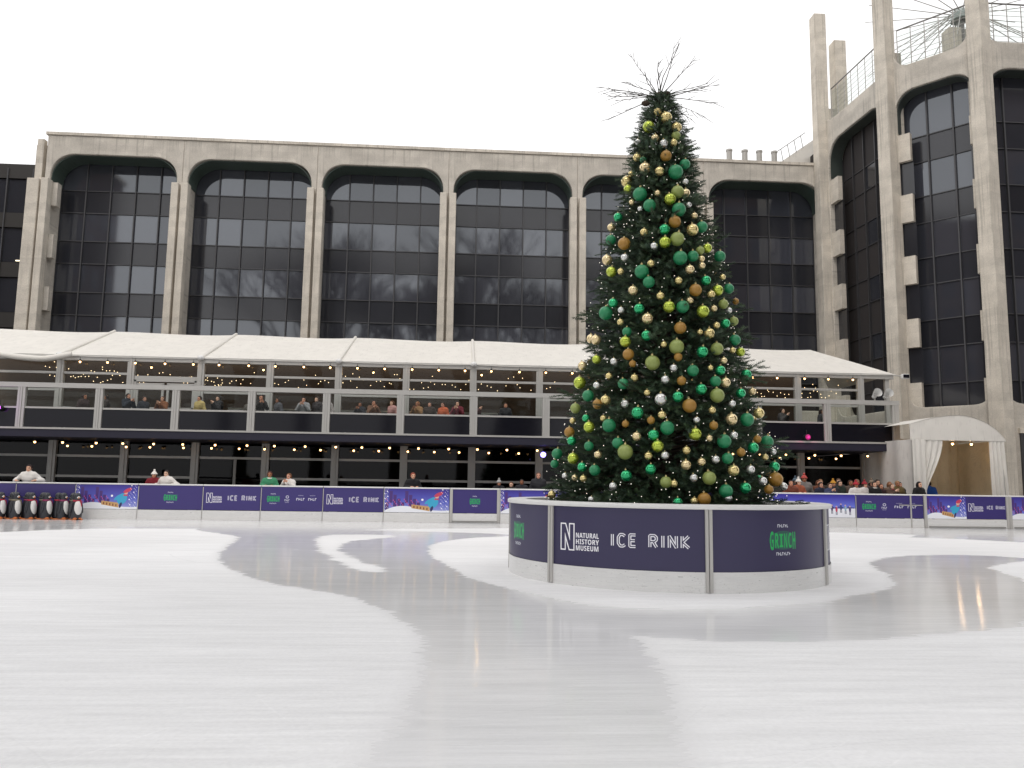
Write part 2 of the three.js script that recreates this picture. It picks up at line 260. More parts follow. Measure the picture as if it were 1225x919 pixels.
// ---------------------------------------------------------------- concrete corner tower
{
  M.soffitShade = std(0.05, 0.062, 0.056, 0.5);  // darkens the tower arch soffits, shade put into the colour of an added sheet
  const t = thing('corner_tower', 'tall concrete corner tower with chamfered window bays at right', 'tower', [24.3, 0, -42.4]);
  const P = { A: [23.9, -49.9], B: [24.3, -42.4], C: [27.4, -38.8], D: [35.8, -38.8] };
  const loc = p => [p[0] - 24.3, p[1] + 42.4];
  function facet(p0, p1, o) {
    const a = loc(p0), c = loc(p1), L = Math.hypot(c[0] - a[0], c[1] - a[1]), ang = -Math.atan2(c[1] - a[1], c[0] - a[0]);
    const w = (name, g, m, u, y, d, r) => {           // u along the facet, d behind its face
      const ms = part(t, name, g, m, [a[0] + Math.cos(ang) * u - Math.sin(ang) * d, y, a[1] - Math.sin(ang) * u - Math.cos(ang) * d], [0, ang + (r || 0), 0]); return ms;
    };
    const s = new THREE.Shape(); s.moveTo(0, 0); s.lineTo(L, 0); s.lineTo(L, 26.7); s.lineTo(L - 0.36, 26.7); s.quadraticCurveTo(L - 0.42, 25.6, L - 1.15, 25.5); s.lineTo(1.15, 25.5); s.quadraticCurveTo(0.42, 25.6, 0.36, 26.7); s.lineTo(0, 26.7);
    s.holes.push(archHole(o.u0, o.u1, 5.8, 24.0, o.r, o.r * 0.75));
    w('facet_wall', new THREE.ExtrudeGeometry(s, { depth: 0.9, bevelEnabled: true, bevelThickness: 0.05, bevelSize: 0.05, bevelOffset: -0.05, bevelSegments: 2, curveSegments: 10 }).translate(0, 0, -0.95), M.concrete, 0, 0, 0);
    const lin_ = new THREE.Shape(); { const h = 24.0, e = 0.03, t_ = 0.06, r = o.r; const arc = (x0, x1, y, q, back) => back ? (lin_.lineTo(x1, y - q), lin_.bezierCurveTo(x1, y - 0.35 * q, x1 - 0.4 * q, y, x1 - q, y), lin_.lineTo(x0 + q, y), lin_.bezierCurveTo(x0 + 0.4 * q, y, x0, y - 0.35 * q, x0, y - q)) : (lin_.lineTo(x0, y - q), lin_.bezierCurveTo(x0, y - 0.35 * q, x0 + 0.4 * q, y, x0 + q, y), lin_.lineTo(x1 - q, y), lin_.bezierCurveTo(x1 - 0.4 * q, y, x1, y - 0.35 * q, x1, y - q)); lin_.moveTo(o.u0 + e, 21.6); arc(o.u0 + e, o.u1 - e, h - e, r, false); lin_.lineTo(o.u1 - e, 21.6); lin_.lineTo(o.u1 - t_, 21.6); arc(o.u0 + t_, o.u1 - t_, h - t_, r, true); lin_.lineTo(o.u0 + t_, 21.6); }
    w('soffit_shade', new THREE.ExtrudeGeometry(lin_, { depth: 0.8, bevelEnabled: false, curveSegments: 10 }).translate(0, 0, -0.92), M.soffitShade, 0, 0, 0);
    const W = o.u1 - o.u0, n = o.n, pw = W / n;
    const V = glassBox(pw - 0.05, 2.0), S = glassBox(pw - 0.05, 1.5);
    for (let k = 0; k < 5; k++) {
      const ys = 19.9 - 3.57 * k;                       // spandrel bottom
      for (let c = 0; c < n; c++) {
        const u = o.u0 + pw * (c + 0.5);
        w('spandrel_pane', S, M.spandrel[Math.floor(rnd() * 2)], u, ys + 0.77, 1.06, rr(-0.005, 0.005));
        w('window_pane', V, M.vision[Math.floor(rnd() * 3)], u, ys - 1.02, 1.07, rr(-0.005, 0.005));
        if (k === 0) w('window_pane', glassBox(pw - 0.05, 2.6), M.vision[1], u, 22.75, 1.07, rr(-0.005, 0.005));
      }
      for (const sd of [0, 1]) if (o.tooth[sd] > 0.31) w('return_pane', glassBox(o.tooth[sd], 1.98), M.spandrel[0], sd ? o.u1 - o.tooth[sd] / 2 : o.u0 + o.tooth[sd] / 2, ys - 1.03, 0.34);
      for (const sd of [0, 1]) if (k < 5) {
        const bw = o.tooth[sd];
        if (bw) w('jamb_block', bx(bw, 1.6, 0.3), M.concretePale, sd ? o.u1 - bw / 2 + 0.05 : o.u0 + bw / 2 - 0.05, ys + 0.75, 0.22);
      }
      if (k > 0 || true) for (const y of [ys, ys + 1.53]) w('transom', bx(W, 0.055, 0.09), M.mullion, (o.u0 + o.u1) / 2, y, 1.03);
    }
    for (let c = 0; c <= n; c++) w('mullion', bx(0.08, 18.2, 0.14), M.mullion, o.u0 + pw * c, 14.9, 0.99);
    // roof screen: posts, rails, wires and glass
    const lean = 0;
    for (let c = 0; c <= o.posts; c++) w('screen_post', bar(V3(0, 0, 0), V3(0, 2.5, 0), 0.03, 0.026), M.alu, 0.5 + (L - 1) * c / o.posts, 25.5, 0.5);
    w('screen_rail', bar(V3(-(L - 1) / 2, 0, 0), V3((L - 1) / 2, 0, 0), 0.045), M.aluDull, L / 2, 28.02, 0.5);
    for (let c = 0; c < 7; c++) w('screen_wire', bar(V3(-(L - 1) / 2, 0, 0), V3((L - 1) / 2, 0, 0), 0.016, 0.016, 4), M.alu, L / 2, 25.8 + c * 0.3, 0.47);
    for (let c = 0; c < o.posts; c++) w('screen_pane', new THREE.BoxGeometry((L - 1) / o.posts - 0.08, 2.3, 0.02), M.clearGlass, 0.5 + (L - 1) * (c + 0.5) / o.posts, 26.72, 0.56);
  }
  facet(P.A, P.B, { u0: 0.75, u1: 7.05, r: 1.5, n: 5, tooth: [1.0, 0.3], posts: 8 });
  facet(P.B, P.C, { u0: 0.42, u1: 4.42, r: 1.15, n: 3, tooth: [0.72, 0.34], posts: 5 });
  facet(P.C, P.D, { u0: 0.42, u1: 8.0, r: 1.5, n: 5, tooth: [0.3, 0.3], posts: 9 });
  const leg = (p, h, w) => { const g = new RoundedBoxGeometry(w, h, w, 1, 0.06), u = g.attributes.uv, q = g.attributes.position; for (let i = 0; i < q.count; i++) u.setXY(i, q.getX(i) + q.getZ(i), q.getY(i)); const a = loc(p); return part(t, 'leg', g, M.concretePale, [a[0], h / 2, a[1]]); };
  leg([23.72, -49.6], 33.3, 0.82); leg([25.35, -50.2], 31.8, 0.85);
  leg([24.22, -42.38], 36, 0.82).rotation.y = 0.4; leg([27.42, -38.7], 38, 0.84).rotation.y = 0.4; leg([35.8, -38.7], 38, 0.84);
  const core = new THREE.Shape(); [[24.95, -49.5], [25.35, -42.85], [27.9, -39.9], [40, -39.9], [40, -55], [24.95, -55]].forEach(([x, z], i) => i ? core.lineTo(x - 24.3, -(z + 42.4)) : core.moveTo(x - 24.3, -(z + 42.4)));
  part(t, 'core', new THREE.ExtrudeGeometry(core, { depth: 25.2, bevelEnabled: false }).rotateX(-Math.PI / 2), M.darkWall);
  part(t, 'doorway', bxe(28.45 - 24.3, 34.8 - 24.3, 0, 4.3, 3.55, 3.66), M.darkGlass); for (let i = 0; i < 4; i++) part(t, 'door_stile', bxe(28.4 - 24.3 + i * 2.1, 28.55 - 24.3 + i * 2.1, 0, 4.3, 3.6, 3.72), M.mullion); part(t, 'door_lintel', bxe(28.35 - 24.3, 34.9 - 24.3, 4.3, 4.55, 3.55, 3.75), M.concretePale);
  // spoked roof structure with a mast
  const s = thing('spoked_mast', 'spoked roof mast with radiating cables on top of the tower', 'mast', [29.4, 25.2, -43]);
  part(s, 'mast', bx(0.75, 3.3, 0.75, -0.75, 1.65, 0.2), M.concretePale);
  part(s, 'hub', new THREE.CylinderGeometry(0.4, 0.55, 0.6, 14).translate(0, 4.4, 0), std(0.45, 0.5, 0.48, 0.4, 0.2));
  part(s, 'post', bar(V3(0, 0, 0), V3(0, 4.4, 0), 0.22, 0.2, 10), M.aluDull);
  for (let i = 0; i < 34; i++) { const a = i / 34 * Math.PI * 2; part(s, 'spoke', bar(V3(Math.cos(a) * 0.5, 4.5, Math.sin(a) * 0.5), V3(Math.cos(a) * 5.2, 4.5 + (i % 2 ? -3.2 : 0.9), Math.sin(a) * (a < Math.PI ? 3.4 : 5.2)), 0.03, 0.022, 5), M.alu); }
}
// ---------------------------------------------------------------- dark wing at the far left and unseen tall blocks added for dark window reflections
{
  const b = thing('glass_wing', 'dark glazed wing at the left edge behind the concrete building', 'building', [-30, 0, -54]);
  part(b, 'wall', bxe(-18, 2.6, 0, 22.2, -8, -0.1), M.darkWall);
  const brown = std(0.022, 0.019, 0.017, 0.5);
  for (let k = 0; k < 6; k++) {
    part(b, 'floor_band', bxe(-18, 2.6, 4.3 + k * 3.4, 5.3 + k * 3.4, -0.1, 0.14), brown);
    for (let c = 0; c < 6; c++) part(b, 'window_pane', glassBox(1.55, 2.3), M.spandrel[1], [1.7 - c * 1.65, 6.5 + k * 3.4 - 3.4, 0]);
  }
  for (let c = 0; c < 8; c++) part(b, 'mullion', bxe(2.5 - c * 1.65, 2.58 - c * 1.65, 0, 22, -0.05, 0.2), M.mullion);
  const lamp = new THREE.MeshStandardMaterial({ color: 0xffffff, emissive: lin(1, 0.86, 0.55), emissiveIntensity: 1.2 });
  [[1.6, 12.2], [0.7, 15.6], [1.8, 19.0]].forEach(([x, y]) => part(b, 'ceiling_light', bxe(x - 0.5, x + 0.5, y, y + 0.07, 0.02, 0.1), lamp));

  const brick = dataTex(256, 256, (i, j) => { const v = 0.34 + 0.12 * (n32(i / 8, j / 8) - 0.5); return [v * 1.1, v * 0.85, v * 0.7]; }, true, [1 / 5, 1 / 5]);
  const bm = new THREE.MeshStandardMaterial({ map: brick, color: lin(0.6, 0.6, 0.6), roughness: 0.9 });
  const win = new THREE.BoxGeometry(1.5, 2.3, 0.2);
  const block = (label, x0, x1, z0, z1, h, faceX) => {
    const g = thing('tower_block', label, 'building', [(x0 + x1) / 2, 0, (z0 + z1) / 2]);
    const hx = (x1 - x0) / 2, hz = (z1 - z0) / 2;
    part(g, 'wall', bx(2 * hx, h, 2 * hz, 0, h / 2, 0), bm);
    part(g, 'roof', bx(2 * hx + 0.6, 0.5, 2 * hz + 0.6, 0, h + 0.25, 0), M.concrete);
    for (let f = 0; f < 9; f++) for (let c = 0; c < 7; c++) part(g, 'window', win, M.darkGlass, [-hx + (c + 0.5) * 2 * hx / 7, 3 + f * 3.8, -hz]);
    for (let f = 0; f < 9; f++) for (let c = 0; c < 7; c++) part(g, 'window', win, M.darkGlass, [faceX * hx, 3 + f * 3.8, -hz + (c + 0.5) * 2 * hz / 7], [0, Math.PI / 2, 0]);
  };
  block('tall brick block out of view to the left of the rink', -66, -45.5, -20, 2, 40, 1);
  block('tall brick block out of view to the right of the rink', 29.5, 56, -13, 12, 38, -1);
}
// bare plane trees behind the camera, mirrored in the lower windows
{
  const bark = std(0.075, 0.06, 0.045, 0.9);
  function bareTree(h, s) {
    const keep = seed; seed = s;
    const tr = [], br = [];
    const grow = (p, d, len, r, depth) => {
      const e = p.clone().addScaledVector(d, len), n = depth < 2 ? 6 : 3;
      (depth < 1 ? tr : br).push(plain(bar(p, e, r, r * 0.72, depth < 1 ? 10 : n === 6 ? 6 : 3)));
      if (depth >= 7) return;
      const kids = depth === 0 ? 5 : 2 + (rnd() < 0.55 ? 1 : 0);
      for (let i = 0; i < kids; i++) {
        const az = rnd() * 6.283, sp = depth === 0 ? rr(0.3, 0.8) : rr(0.3, 0.75);
        const side = V3(Math.cos(az), rr(-0.2, 0.5), Math.sin(az));
        grow(e, d.clone().addScaledVector(side, sp * 1.1).normalize(), len * (depth === 0 ? rr(0.55, 0.75) : rr(0.68, 0.88)), r * rr(0.55, 0.7), depth + 1);
      }
    };
    grow(V3(0, 0, 0), V3(0, 1, 0), h * 0.26, h * 0.02, 0);
    seed = keep;
    return [mergeGeometries(tr), mergeGeometries(br)];
  }
  const kinds = [bareTree(27, 11), bareTree(25, 29), bareTree(28, 57)];
  [[-15, 14, 0, 0, 'far left'], [-7, 17, 1, 2, 'left of the middle'], [0.5, 13, 2, 4, 'nearest the middle'], [8, 18, 0, 1, 'right of the middle'], [16, 13, 1, 5, 'far right'], [-24, 18, 2, 3, 'outermost left'], [24, 18, 2, 1, 'outermost right']].forEach(([x, z, k, a, w]) => {
    const t = thing('plane_tree', `bare plane tree out of view behind the rink, ${w}`, 'tree', [x, -0.06, z], 'bare trees behind the rink');
    t.scale.setScalar(1.5); part(t, 'trunk', kinds[k][0], bark); part(t, 'crown', kinds[k][1], bark); t.rotation.y = a;
  });
}

// ---------------------------------------------------------------- two-storey cafe pavilion
const PX = k => -17.5 + 3.01 * k;          // posts along the front
const ZR = -33, ZW = -35.9;                // balcony front, window wall
const pav = thing('cafe_pavilion', 'two storey rinkside cafe pavilion with white tent roof and glazed balcony', 'pavilion', [0, 0, ZW]);
{
  const P = (n, x0, x1, y0, y1, z0, z1, m) => part(pav, n, bxe(x0, x1, y0, y1, z0 - ZW, z1 - ZW), m);
  const XL = -24, XR = PX(12);
  // decks, back walls, ceiling of the ground floor
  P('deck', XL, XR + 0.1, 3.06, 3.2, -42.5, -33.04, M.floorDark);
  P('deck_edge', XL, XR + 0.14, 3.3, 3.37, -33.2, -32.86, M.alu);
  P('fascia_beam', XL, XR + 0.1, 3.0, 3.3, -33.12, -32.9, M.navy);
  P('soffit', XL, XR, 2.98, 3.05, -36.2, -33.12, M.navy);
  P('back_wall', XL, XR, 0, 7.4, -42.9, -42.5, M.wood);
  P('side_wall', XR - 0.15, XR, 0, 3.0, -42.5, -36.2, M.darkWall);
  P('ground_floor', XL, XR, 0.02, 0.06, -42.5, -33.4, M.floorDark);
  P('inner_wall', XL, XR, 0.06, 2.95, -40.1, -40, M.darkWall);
  P('bar_counter', -12, 2, 3.2, 4.3, -41.6, -40.9, M.wood);
  P('bar_shelf', -12, 2, 5.0, 5.08, -42.45, -42.1, M.alu);
  // balcony screen
  P('top_rail', XL, XR + 0.16, 4.97, 5.16, -33.1, -32.9, M.alu);
  const pg = mergeGeometries([bx(0.3, 1.6, 0.14), bx(0.07, 1.6, 0.2), bx(0.09, 1.6, 0.17, -0.1), bx(0.09, 1.6, 0.17, 0.1)].map(plain));
  const pane = new THREE.BoxGeometry(2.68, 0.74, 0.015), low = new THREE.BoxGeometry(2.68, 0.74, 0.03), mid = bx(2.71, 0.07, 0.09);
  for (let k = -2; k <= 12; k++) {
    part(pav, 'balcony_post', pg, M.alu, [PX(k), 4.17, ZR - ZW]);
    if (k === 12) break;
    const cx = PX(k) + 1.505;
    part(pav, 'balcony_pane', pane, M.clearGlass, [cx, 4.58, ZR - ZW]);
    part(pav, 'balcony_rail', mid, M.alu, [cx, 4.16, ZR - ZW]);
    part(pav, 'balcony_panel', low, M.darkGlass, [cx, 3.755, ZR - ZW], [rr(-0.006, 0.006), rr(-0.006, 0.006), 0]);
  }
  // window wall above and glazed wall below
  const wp = mergeGeometries([bx(0.3, 3.55, 0.2), bx(0.1, 3.55, 0.27), bx(0.34, 0.12, 0.25, 0, -1.0)].map(plain)), lp = mergeGeometries([bx(0.32, 2.96, 0.22), bx(0.1, 2.96, 0.3)].map(plain));
  const hr = bx(2.7, 0.1, 0.1), up = new THREE.BoxGeometry(2.68, 0.66, 0.015), up2 = new THREE.BoxGeometry(2.68, 0.68, 0.015), up3 = new THREE.BoxGeometry(2.68, 1.85, 0.015);
  const g1 = new THREE.BoxGeometry(2.66, 0.6, 0.02), g2 = new THREE.BoxGeometry(2.66, 0.8, 0.02), g3 = new THREE.BoxGeometry(2.66, 1.38, 0.02);
  const tint = new THREE.MeshPhysicalMaterial({ color: lin(0.3, 0.3, 0.33), roughness: 0.03, transmission: 1, thickness: 0, ior: 1.25 });
  for (let k = -2; k <= 12; k++) {
    part(pav, 'wall_post', wp, M.alu, [PX(k), 4.97, 0]);
    part(pav, 'column', lp, M.frameGrey, [PX(k), 1.5, 0.1]);
    if (k === 12) break;
    const cx = PX(k) + 1.505, door = k === 2 || k === 9;
    if (!(k === 1)) {
      part(pav, 'window_rail', hr, M.alu, [cx, 5.95, 0]);
      if (k % 3 !== 0) part(pav, 'window_rail', hr, M.alu, [cx, 5.2, 0]);
      part(pav, 'window_pane', up, M.clearGlass, [cx, 6.32, 0]); part(pav, 'window_pane', up2, M.clearGlass, [cx, 5.57, 0]); part(pav, 'window_pane', up3, M.clearGlass, [cx, 4.2, 0]);
    } else {                                   // double doors onto the balcony
      for (const s of [-1, 1]) {
        const dr = part(pav, 'door', [bx(0.1, 2.3, 0.08, -0.55, 0), bx(0.1, 2.3, 0.08, 0.55, 0), bx(1.2, 0.12, 0.08, 0, 1.15), bx(1.2, 0.2, 0.08, 0, -1.1), bx(1.2, 0.08, 0.08, 0, 0.1)], M.alu, [cx + s * 0.66, 4.36, 0]);
        part(dr, 'door_pane', new THREE.BoxGeometry(1.0, 2.2, 0.015), M.clearGlass);
      }
      part(pav, 'door_header', bx(2.7, 0.25, 0.12), M.alu, [cx, 5.75, 0]);
      part(pav, 'door_jamb', bx(0.14, 2.5, 0.12), M.alu, [cx - 1.32, 4.45, 0]); part(pav, 'door_jamb', bx(0.14, 2.5, 0.12), M.alu, [cx + 1.32, 4.45, 0]);
      part(pav, 'window_pane', up2, M.clearGlass, [cx, 6.25, 0]);
    }
    part(pav, 'glazing_rail', hr, M.frameGrey, [cx, 2.33, 0.06]);
    if (!door) part(pav, 'glazing_rail', hr, M.frameGrey, [cx, 1.46, 0.06]);
    part(pav, 'glazing_pane', g1, tint, [cx, 2.65, 0.06]); part(pav, 'glazing_pane', g2, tint, [cx, 1.9, 0.06]); part(pav, 'glazing_pane', g3, tint, [cx, 0.74, 0.06]);
    if (door) part(pav, 'door_stile', bx(0.12, 2.3, 0.12), M.aluDull, [cx + 0.2, 1.15, 0.07]);
  }
  // eave beam and tent roof: taut panels that sag between the frames
  P('eave_beam', XL, 20.2, 6.5, 6.74, -36.02, -35.78, M.alu);
  const roofPanel = (x0, x1, hipR) => {
    const nu = 14, nv = 8, pos = [], uv = [], idx = [];
    for (let j = 0; j <= nv; j++) for (let i = 0; i <= nu; i++) {
      const u = i / nu, v = j / nv, xr = hipR ? x1 - 1.75 * v : x1;
      const sag = 0.11 * Math.sin(Math.PI * u) * Math.sin(Math.PI * (0.15 + 0.7 * v)) + 0.008 * Math.sin(9 * u + 5 * v);
      pos.push(x0 + (xr - x0) * u, 6.7 + 2.0 * v - sag + 0.035 * Math.sin(Math.PI * 2 * u) * v, -35.72 - 5.2 * v - ZW); uv.push(pos[pos.length - 3], v * 5.6);
    }
    for (let j = 0; j < nv; j++) for (let i = 0; i < nu; i++) { const a = j * (nu + 1) + i; idx.push(a, a + 1, a + nu + 2, a, a + nu + 2, a + nu + 1); }
    const g = new THREE.BufferGeometry(); g.setAttribute('position', new THREE.Float32BufferAttribute(pos, 3)); g.setAttribute('uv', new THREE.Float32BufferAttribute(uv, 2)); g.setIndex(idx); g.computeVertexNormals(); return g;
  };
  for (let k = -2; k < 12; k += 2) {
    const last = k === 10, x1 = last ? 20.3 : PX(k + 2) + 0.5, x0 = PX(k) + 0.5;
    part(pav, 'roof_panel', roofPanel(k === -2 ? XL : x0 - 0.5, last ? x1 : x1 - 0.5, last), M.canopy);
    part(pav, 'roof_rib', bar(V3(x0 - 0.5, 6.73, -35.7 - ZW), V3(x0 - 0.5, 8.74, -40.95 - ZW), 0.075, 0.075, 8), M.canopy);
    part(pav, 'rib_foot', [new THREE.SphereGeometry(0.16, 10, 8).scale(1, 0.8, 1)], M.white, [x0 - 0.5, 6.7, -35.66 - ZW]);
  }
  // loose rolled-back flap at the left
  const flap = new THREE.CatmullRomCurve3([V3(-16.95, 6.62, -35.5), V3(-16, 6.5, -35.3), V3(-15, 6.46, -35.25), V3(-14.3, 6.62, -35.4), V3(-14, 6.72, -35.5)].map(v => v.add(V3(-2.9, 0, -ZW))));
  part(pav, 'rolled_flap', new THREE.TubeGeometry(flap, 24, 0.13, 8), M.canopy);
  part(pav, 'roof_back', bxe(XL, 18.5, 7.3, 8.6, -41.3 - ZW, -41.1 - ZW), M.canopy);
  part(pav, 'roof_hip', (() => { const g = new THREE.BufferGeometry(); g.setAttribute('position', new THREE.Float32BufferAttribute([20.3, 6.7, -35.72 - ZW, 18.55, 8.7, -40.92 - ZW, 20.3, 6.7, -42.5 - ZW], 3)); g.setAttribute('uv', new THREE.Float32BufferAttribute([0, 0, 3, 3, 6, 0], 2)); g.computeVertexNormals(); return g; })(), M.canopy);
  P('corner_post', XR + 1.2, XR + 1.4, 0, 6.5, -36.0, -35.85, M.alu);
}
// lamps: each bulb hangs on its own fitting
{
  const cup = mergeGeometries([new THREE.CylinderGeometry(0.035, 0.06, 0.09, 8).translate(0, 0.075, 0), new THREE.CylinderGeometry(0.008, 0.008, 0.1, 4).translate(0, 0.16, 0)].map(plain));
  const ball = new THREE.SphereGeometry(0.044, 10, 8);
  const lamp = (x, y, z, label, group, light) => {
    const t = thing('festoon_lamp', label, 'lamp', [x, y, z], group);
    part(t, 'lamp_holder', cup, M.black); part(t, 'bulb', ball, M.bulb);
    if (light) { const l = new THREE.PointLight(0xffc987, light); l.position.set(0, -0.08, 0.03); l.shadow.radius = 4; l.castShadow = true; t.add(l); }
  };
  const nth = ['first', 'second', 'third', 'fourth', 'fifth', 'sixth', 'seventh', 'eighth', 'ninth', 'tenth', 'eleventh', 'twelfth', 'thirteenth', 'fourteenth', 'fifteenth', 'sixteenth', 'seventeenth', 'eighteenth', 'nineteenth', 'twentieth'];
  const row = (n, x0, y, z, jit, what, group) => {
    for (let i = 0; i < n; i++) { const x = x0 + i * 1.2 + rr(-jit, jit), hid = x / -z > 0.075 && x / -z < 0.385; lamp(x, y, z, hid ? `${what}, behind the tree` : i < 20 && x < 6 ? `${what}, ${nth[i]} from the left` : `${what}, ${nth[n - 1 - i]} from the right end`, group, 0); }
  };
  row(30, -17.2, 2.8, -33.5, 0.1, 'warm round lamp in the front row under the balcony', 'front row of lamps under the balcony');
  row(29, -16.7, 2.72, -35.1, 0.15, 'warm round lamp in the back row under the balcony', 'back row of lamps under the balcony');
  row(30, -16.6, 6.4, -35.6, 0.06, 'small lamp along the eave of the tent roof', 'lamps along the eave');
  for (let i = 0; i < 7; i++) lamp(-14.6 + i * 5.2, 6.6, -38.4, `warm lamp hanging inside the upper floor of the pavilion, ${nth[i]} from the left`, 'lamps inside the upper floor', 0.6);
  // fairy lights draped inside the upper floor
  const pts = [];
  for (let s = 0; s < 26; s++) { const x = s < 9 ? -19 + s * 0.95 : s < 16 ? -9 + (s - 9) * 1.9 : 8 + (s - 16) * 1.0, z = rr(-39, -36.3), n = 8 + Math.floor(rnd() * 8); for (let i = 0; i < n; i++) pts.push([x + i * 0.16 + rr(-0.05, 0.05), 6.5 - 0.3 * Math.sin(i / n * Math.PI) - rr(0, 0.6), z + rr(-0.1, 0.1)]); }
  const im = new THREE.InstancedMesh(new THREE.SphereGeometry(0.018, 5, 4), M.tiny, pts.length), m4 = new THREE.Matrix4();
  pts.forEach((p, i) => im.setMatrixAt(i, m4.makeTranslation(...p)));
  im.name = 'fairy_lights'; im.userData = { label: 'warm fairy lights draped under the tent roof of the pavilion', category: 'fairy lights', kind: 'stuff' }; scene.add(im);
  // coloured stage lamps
  const stage = (label, c, p, e) => {
    const t = thing('stage_lamp', label, 'stage lamp', p);
    part(t, 'housing', new THREE.CylinderGeometry(0.1, 0.13, 0.26, 12).rotateX(Math.PI / 2), M.black, [0, 0, -0.14]);
    part(t, 'lens', new THREE.SphereGeometry(0.115, 12, 8).scale(1, 1, 0.5), new THREE.MeshStandardMaterial({ color: 0x222222, emissive: c, emissiveIntensity: e }));
    part(t, 'bracket', bx(0.03, 0.3, 0.03), M.black, [0, 0.16, -0.14]);
    const l = new THREE.PointLight(c, 0.5); l.position.set(0, 0, 0.1); l.castShadow = true; t.add(l);
  };
  stage('violet stage lamp on the balcony at the left edge', lin(0.55, 0.08, 0.9), [-18.25, 4.1, -32.7], 5);
  stage('magenta stage lamp in front of the dark balcony panel right of the tree', lin(0.8, 0.03, 0.28), [14.65, 3.53, -32.75], 0.45);
  stage('blue stage lamp under the balcony left of the tree', lin(0.25, 0.2, 1), [3.5, 2.62, -33.3], 6);
  const fl = thing('floodlight', 'small white floodlight on a bracket at the roof corner', 'floodlight', [20.6, 6.6, -35.5]);
  part(fl, 'housing', new RoundedBoxGeometry(0.34, 0.22, 0.2, 2, 0.03), M.white); part(fl, 'bracket', bar(V3(-0.5, 0.06, -0.1), V3(0, 0, -0.08), 0.025), M.alu); part(fl, 'lens', bx(0.28, 0.16, 0.02, 0, 0, 0.11), M.darkGlass);
  [['left', 18.0], ['right', 18.5]].forEach(([w, x], i) => {
    const s = thing('loudspeaker', `white horn loudspeaker on the balcony rail, ${w} of the pair by the tower`, 'loudspeaker', [x - 0.2, 5.16, -33], 'loudspeakers on the balcony rail');
    part(s, 'horn', new THREE.CylinderGeometry(0.19, 0.08, 0.34, 14, 1, true).rotateX(Math.PI / 2.4), new THREE.MeshStandardMaterial({ color: lin(0.7, 0.7, 0.69), roughness: 0.5, side: THREE.DoubleSide }), [0, 0.3, 0.05]);
    part(s, 'driver', new THREE.CylinderGeometry(0.09, 0.07, 0.14, 12).rotateX(Math.PI / 2.4), M.white, [0, 0.2, -0.14]);
    part(s, 'bracket', bx(0.05, 0.22, 0.05, 0, 0.11, -0.08), M.alu);
  });
}

// ---------------------------------------------------------------- printed boards
function canvasTex(w, h, draw) {
  const c = document.createElement('canvas'); c.width = w; c.height = h; const g = c.getContext('2d'); draw(g, w, h);
  const t = new THREE.CanvasTexture(c); t.colorSpace = THREE.SRGBColorSpace; t.anisotropy = 8; return t;
}
const NAVY = '#372d70', SHEEN_NAVY = '#343052';  // planter navy is greyed, sky sheen put into its print colour
const vinyl = (t) => new THREE.MeshStandardMaterial({ map: t, roughness: 0.42 });
function fitText(g, s, x, y, w, h, font = 'bold') { g.save(); g.font = `${font} 100px sans-serif`; g.textAlign = 'left'; g.textBaseline = 'alphabetic'; const m = g.measureText(s).width; g.translate(x, y + h); g.scale(w / m, h / 73); g.fillText(s, 0, 0); g.restore(); }
function inlineText(g, s, x, y, w, h, ground = NAVY) {        // double-line capitals, drawn as strokes
  const L = { I: [[[0.5, 0], [0.5, 1]], 0.3], C: [[[0.95, 0.12], [0.7, 0], [0.35, 0], [0.1, 0.25], [0.1, 0.75], [0.35, 1], [0.7, 1], [0.95, 0.88]], 0.85], E: [[[0.9, 0], [0.1, 0], [0.1, 1], [0.9, 1], null, [0.1, 0.5], [0.8, 0.5]], 0.75], R: [[[0.1, 1], [0.1, 0], [0.65, 0], [0.88, 0.14], [0.88, 0.38], [0.65, 0.52], [0.1, 0.52], null, [0.5, 0.52], [0.92, 1]], 0.85], N: [[[0.1, 1], [0.1, 0], [0.9, 1], [0.9, 0]], 0.9], K: [[[0.1, 0], [0.1, 1], null, [0.9, 0], [0.14, 0.52], [0.92, 1]], 0.85], ' ': [[], 0.5] };
  const total = [...s].reduce((n, c) => n + L[c][1] + 0.42, -0.42), u = w / total; let cx = x;
  g.save(); g.lineJoin = 'bevel'; g.lineCap = 'butt';
  for (const ch of s) {
    const [pts, cw] = L[ch];
    for (const [col, lw] of [['#f0f0f6', h * 0.21], [ground, h * 0.07]]) {
      g.strokeStyle = col; g.lineWidth = lw; g.beginPath(); let pen = false;
      for (const p of pts) { if (!p) { pen = false; continue; } const X = cx + p[0] * cw * u, Y = y + h * (0.1 + 0.8 * p[1]); pen ? g.lineTo(X, Y) : g.moveTo(X, Y); pen = true; }
      g.stroke();
    }
    cx += (cw + 0.42) * u;
  }
  g.restore();
}
function museumLogo(g, x, y, h, ground = NAVY) {
  const w = h * 0.62; g.save();
  g.lineJoin = 'miter'; g.strokeStyle = '#f4f4f8'; g.fillStyle = ground; g.lineWidth = h * 0.05;
  const N = [[0, 0], [0.36, 0], [0.66, 0.52], [0.66, 0], [1, 0], [1, 1], [0.64, 1], [0.34, 0.48], [0.34, 1], [0, 1]];
  g.beginPath(); N.forEach(([a, b], i) => i ? g.lineTo(x + a * w, y + b * h) : g.moveTo(x + a * w, y + b * h)); g.closePath(); g.fill(); g.stroke();
  g.fillStyle = '#f4f4f8'; const tx = x + w + h * 0.07, tw = h * 1.0;
  fitText(g, 'NATURAL', tx, y + h * 0.33, tw, h * 0.19); fitText(g, 'HISTORY', tx, y + h * 0.57, tw, h * 0.19); fitText(g, 'MUSEUM', tx, y + h * 0.81, tw, h * 0.19); g.restore();
}
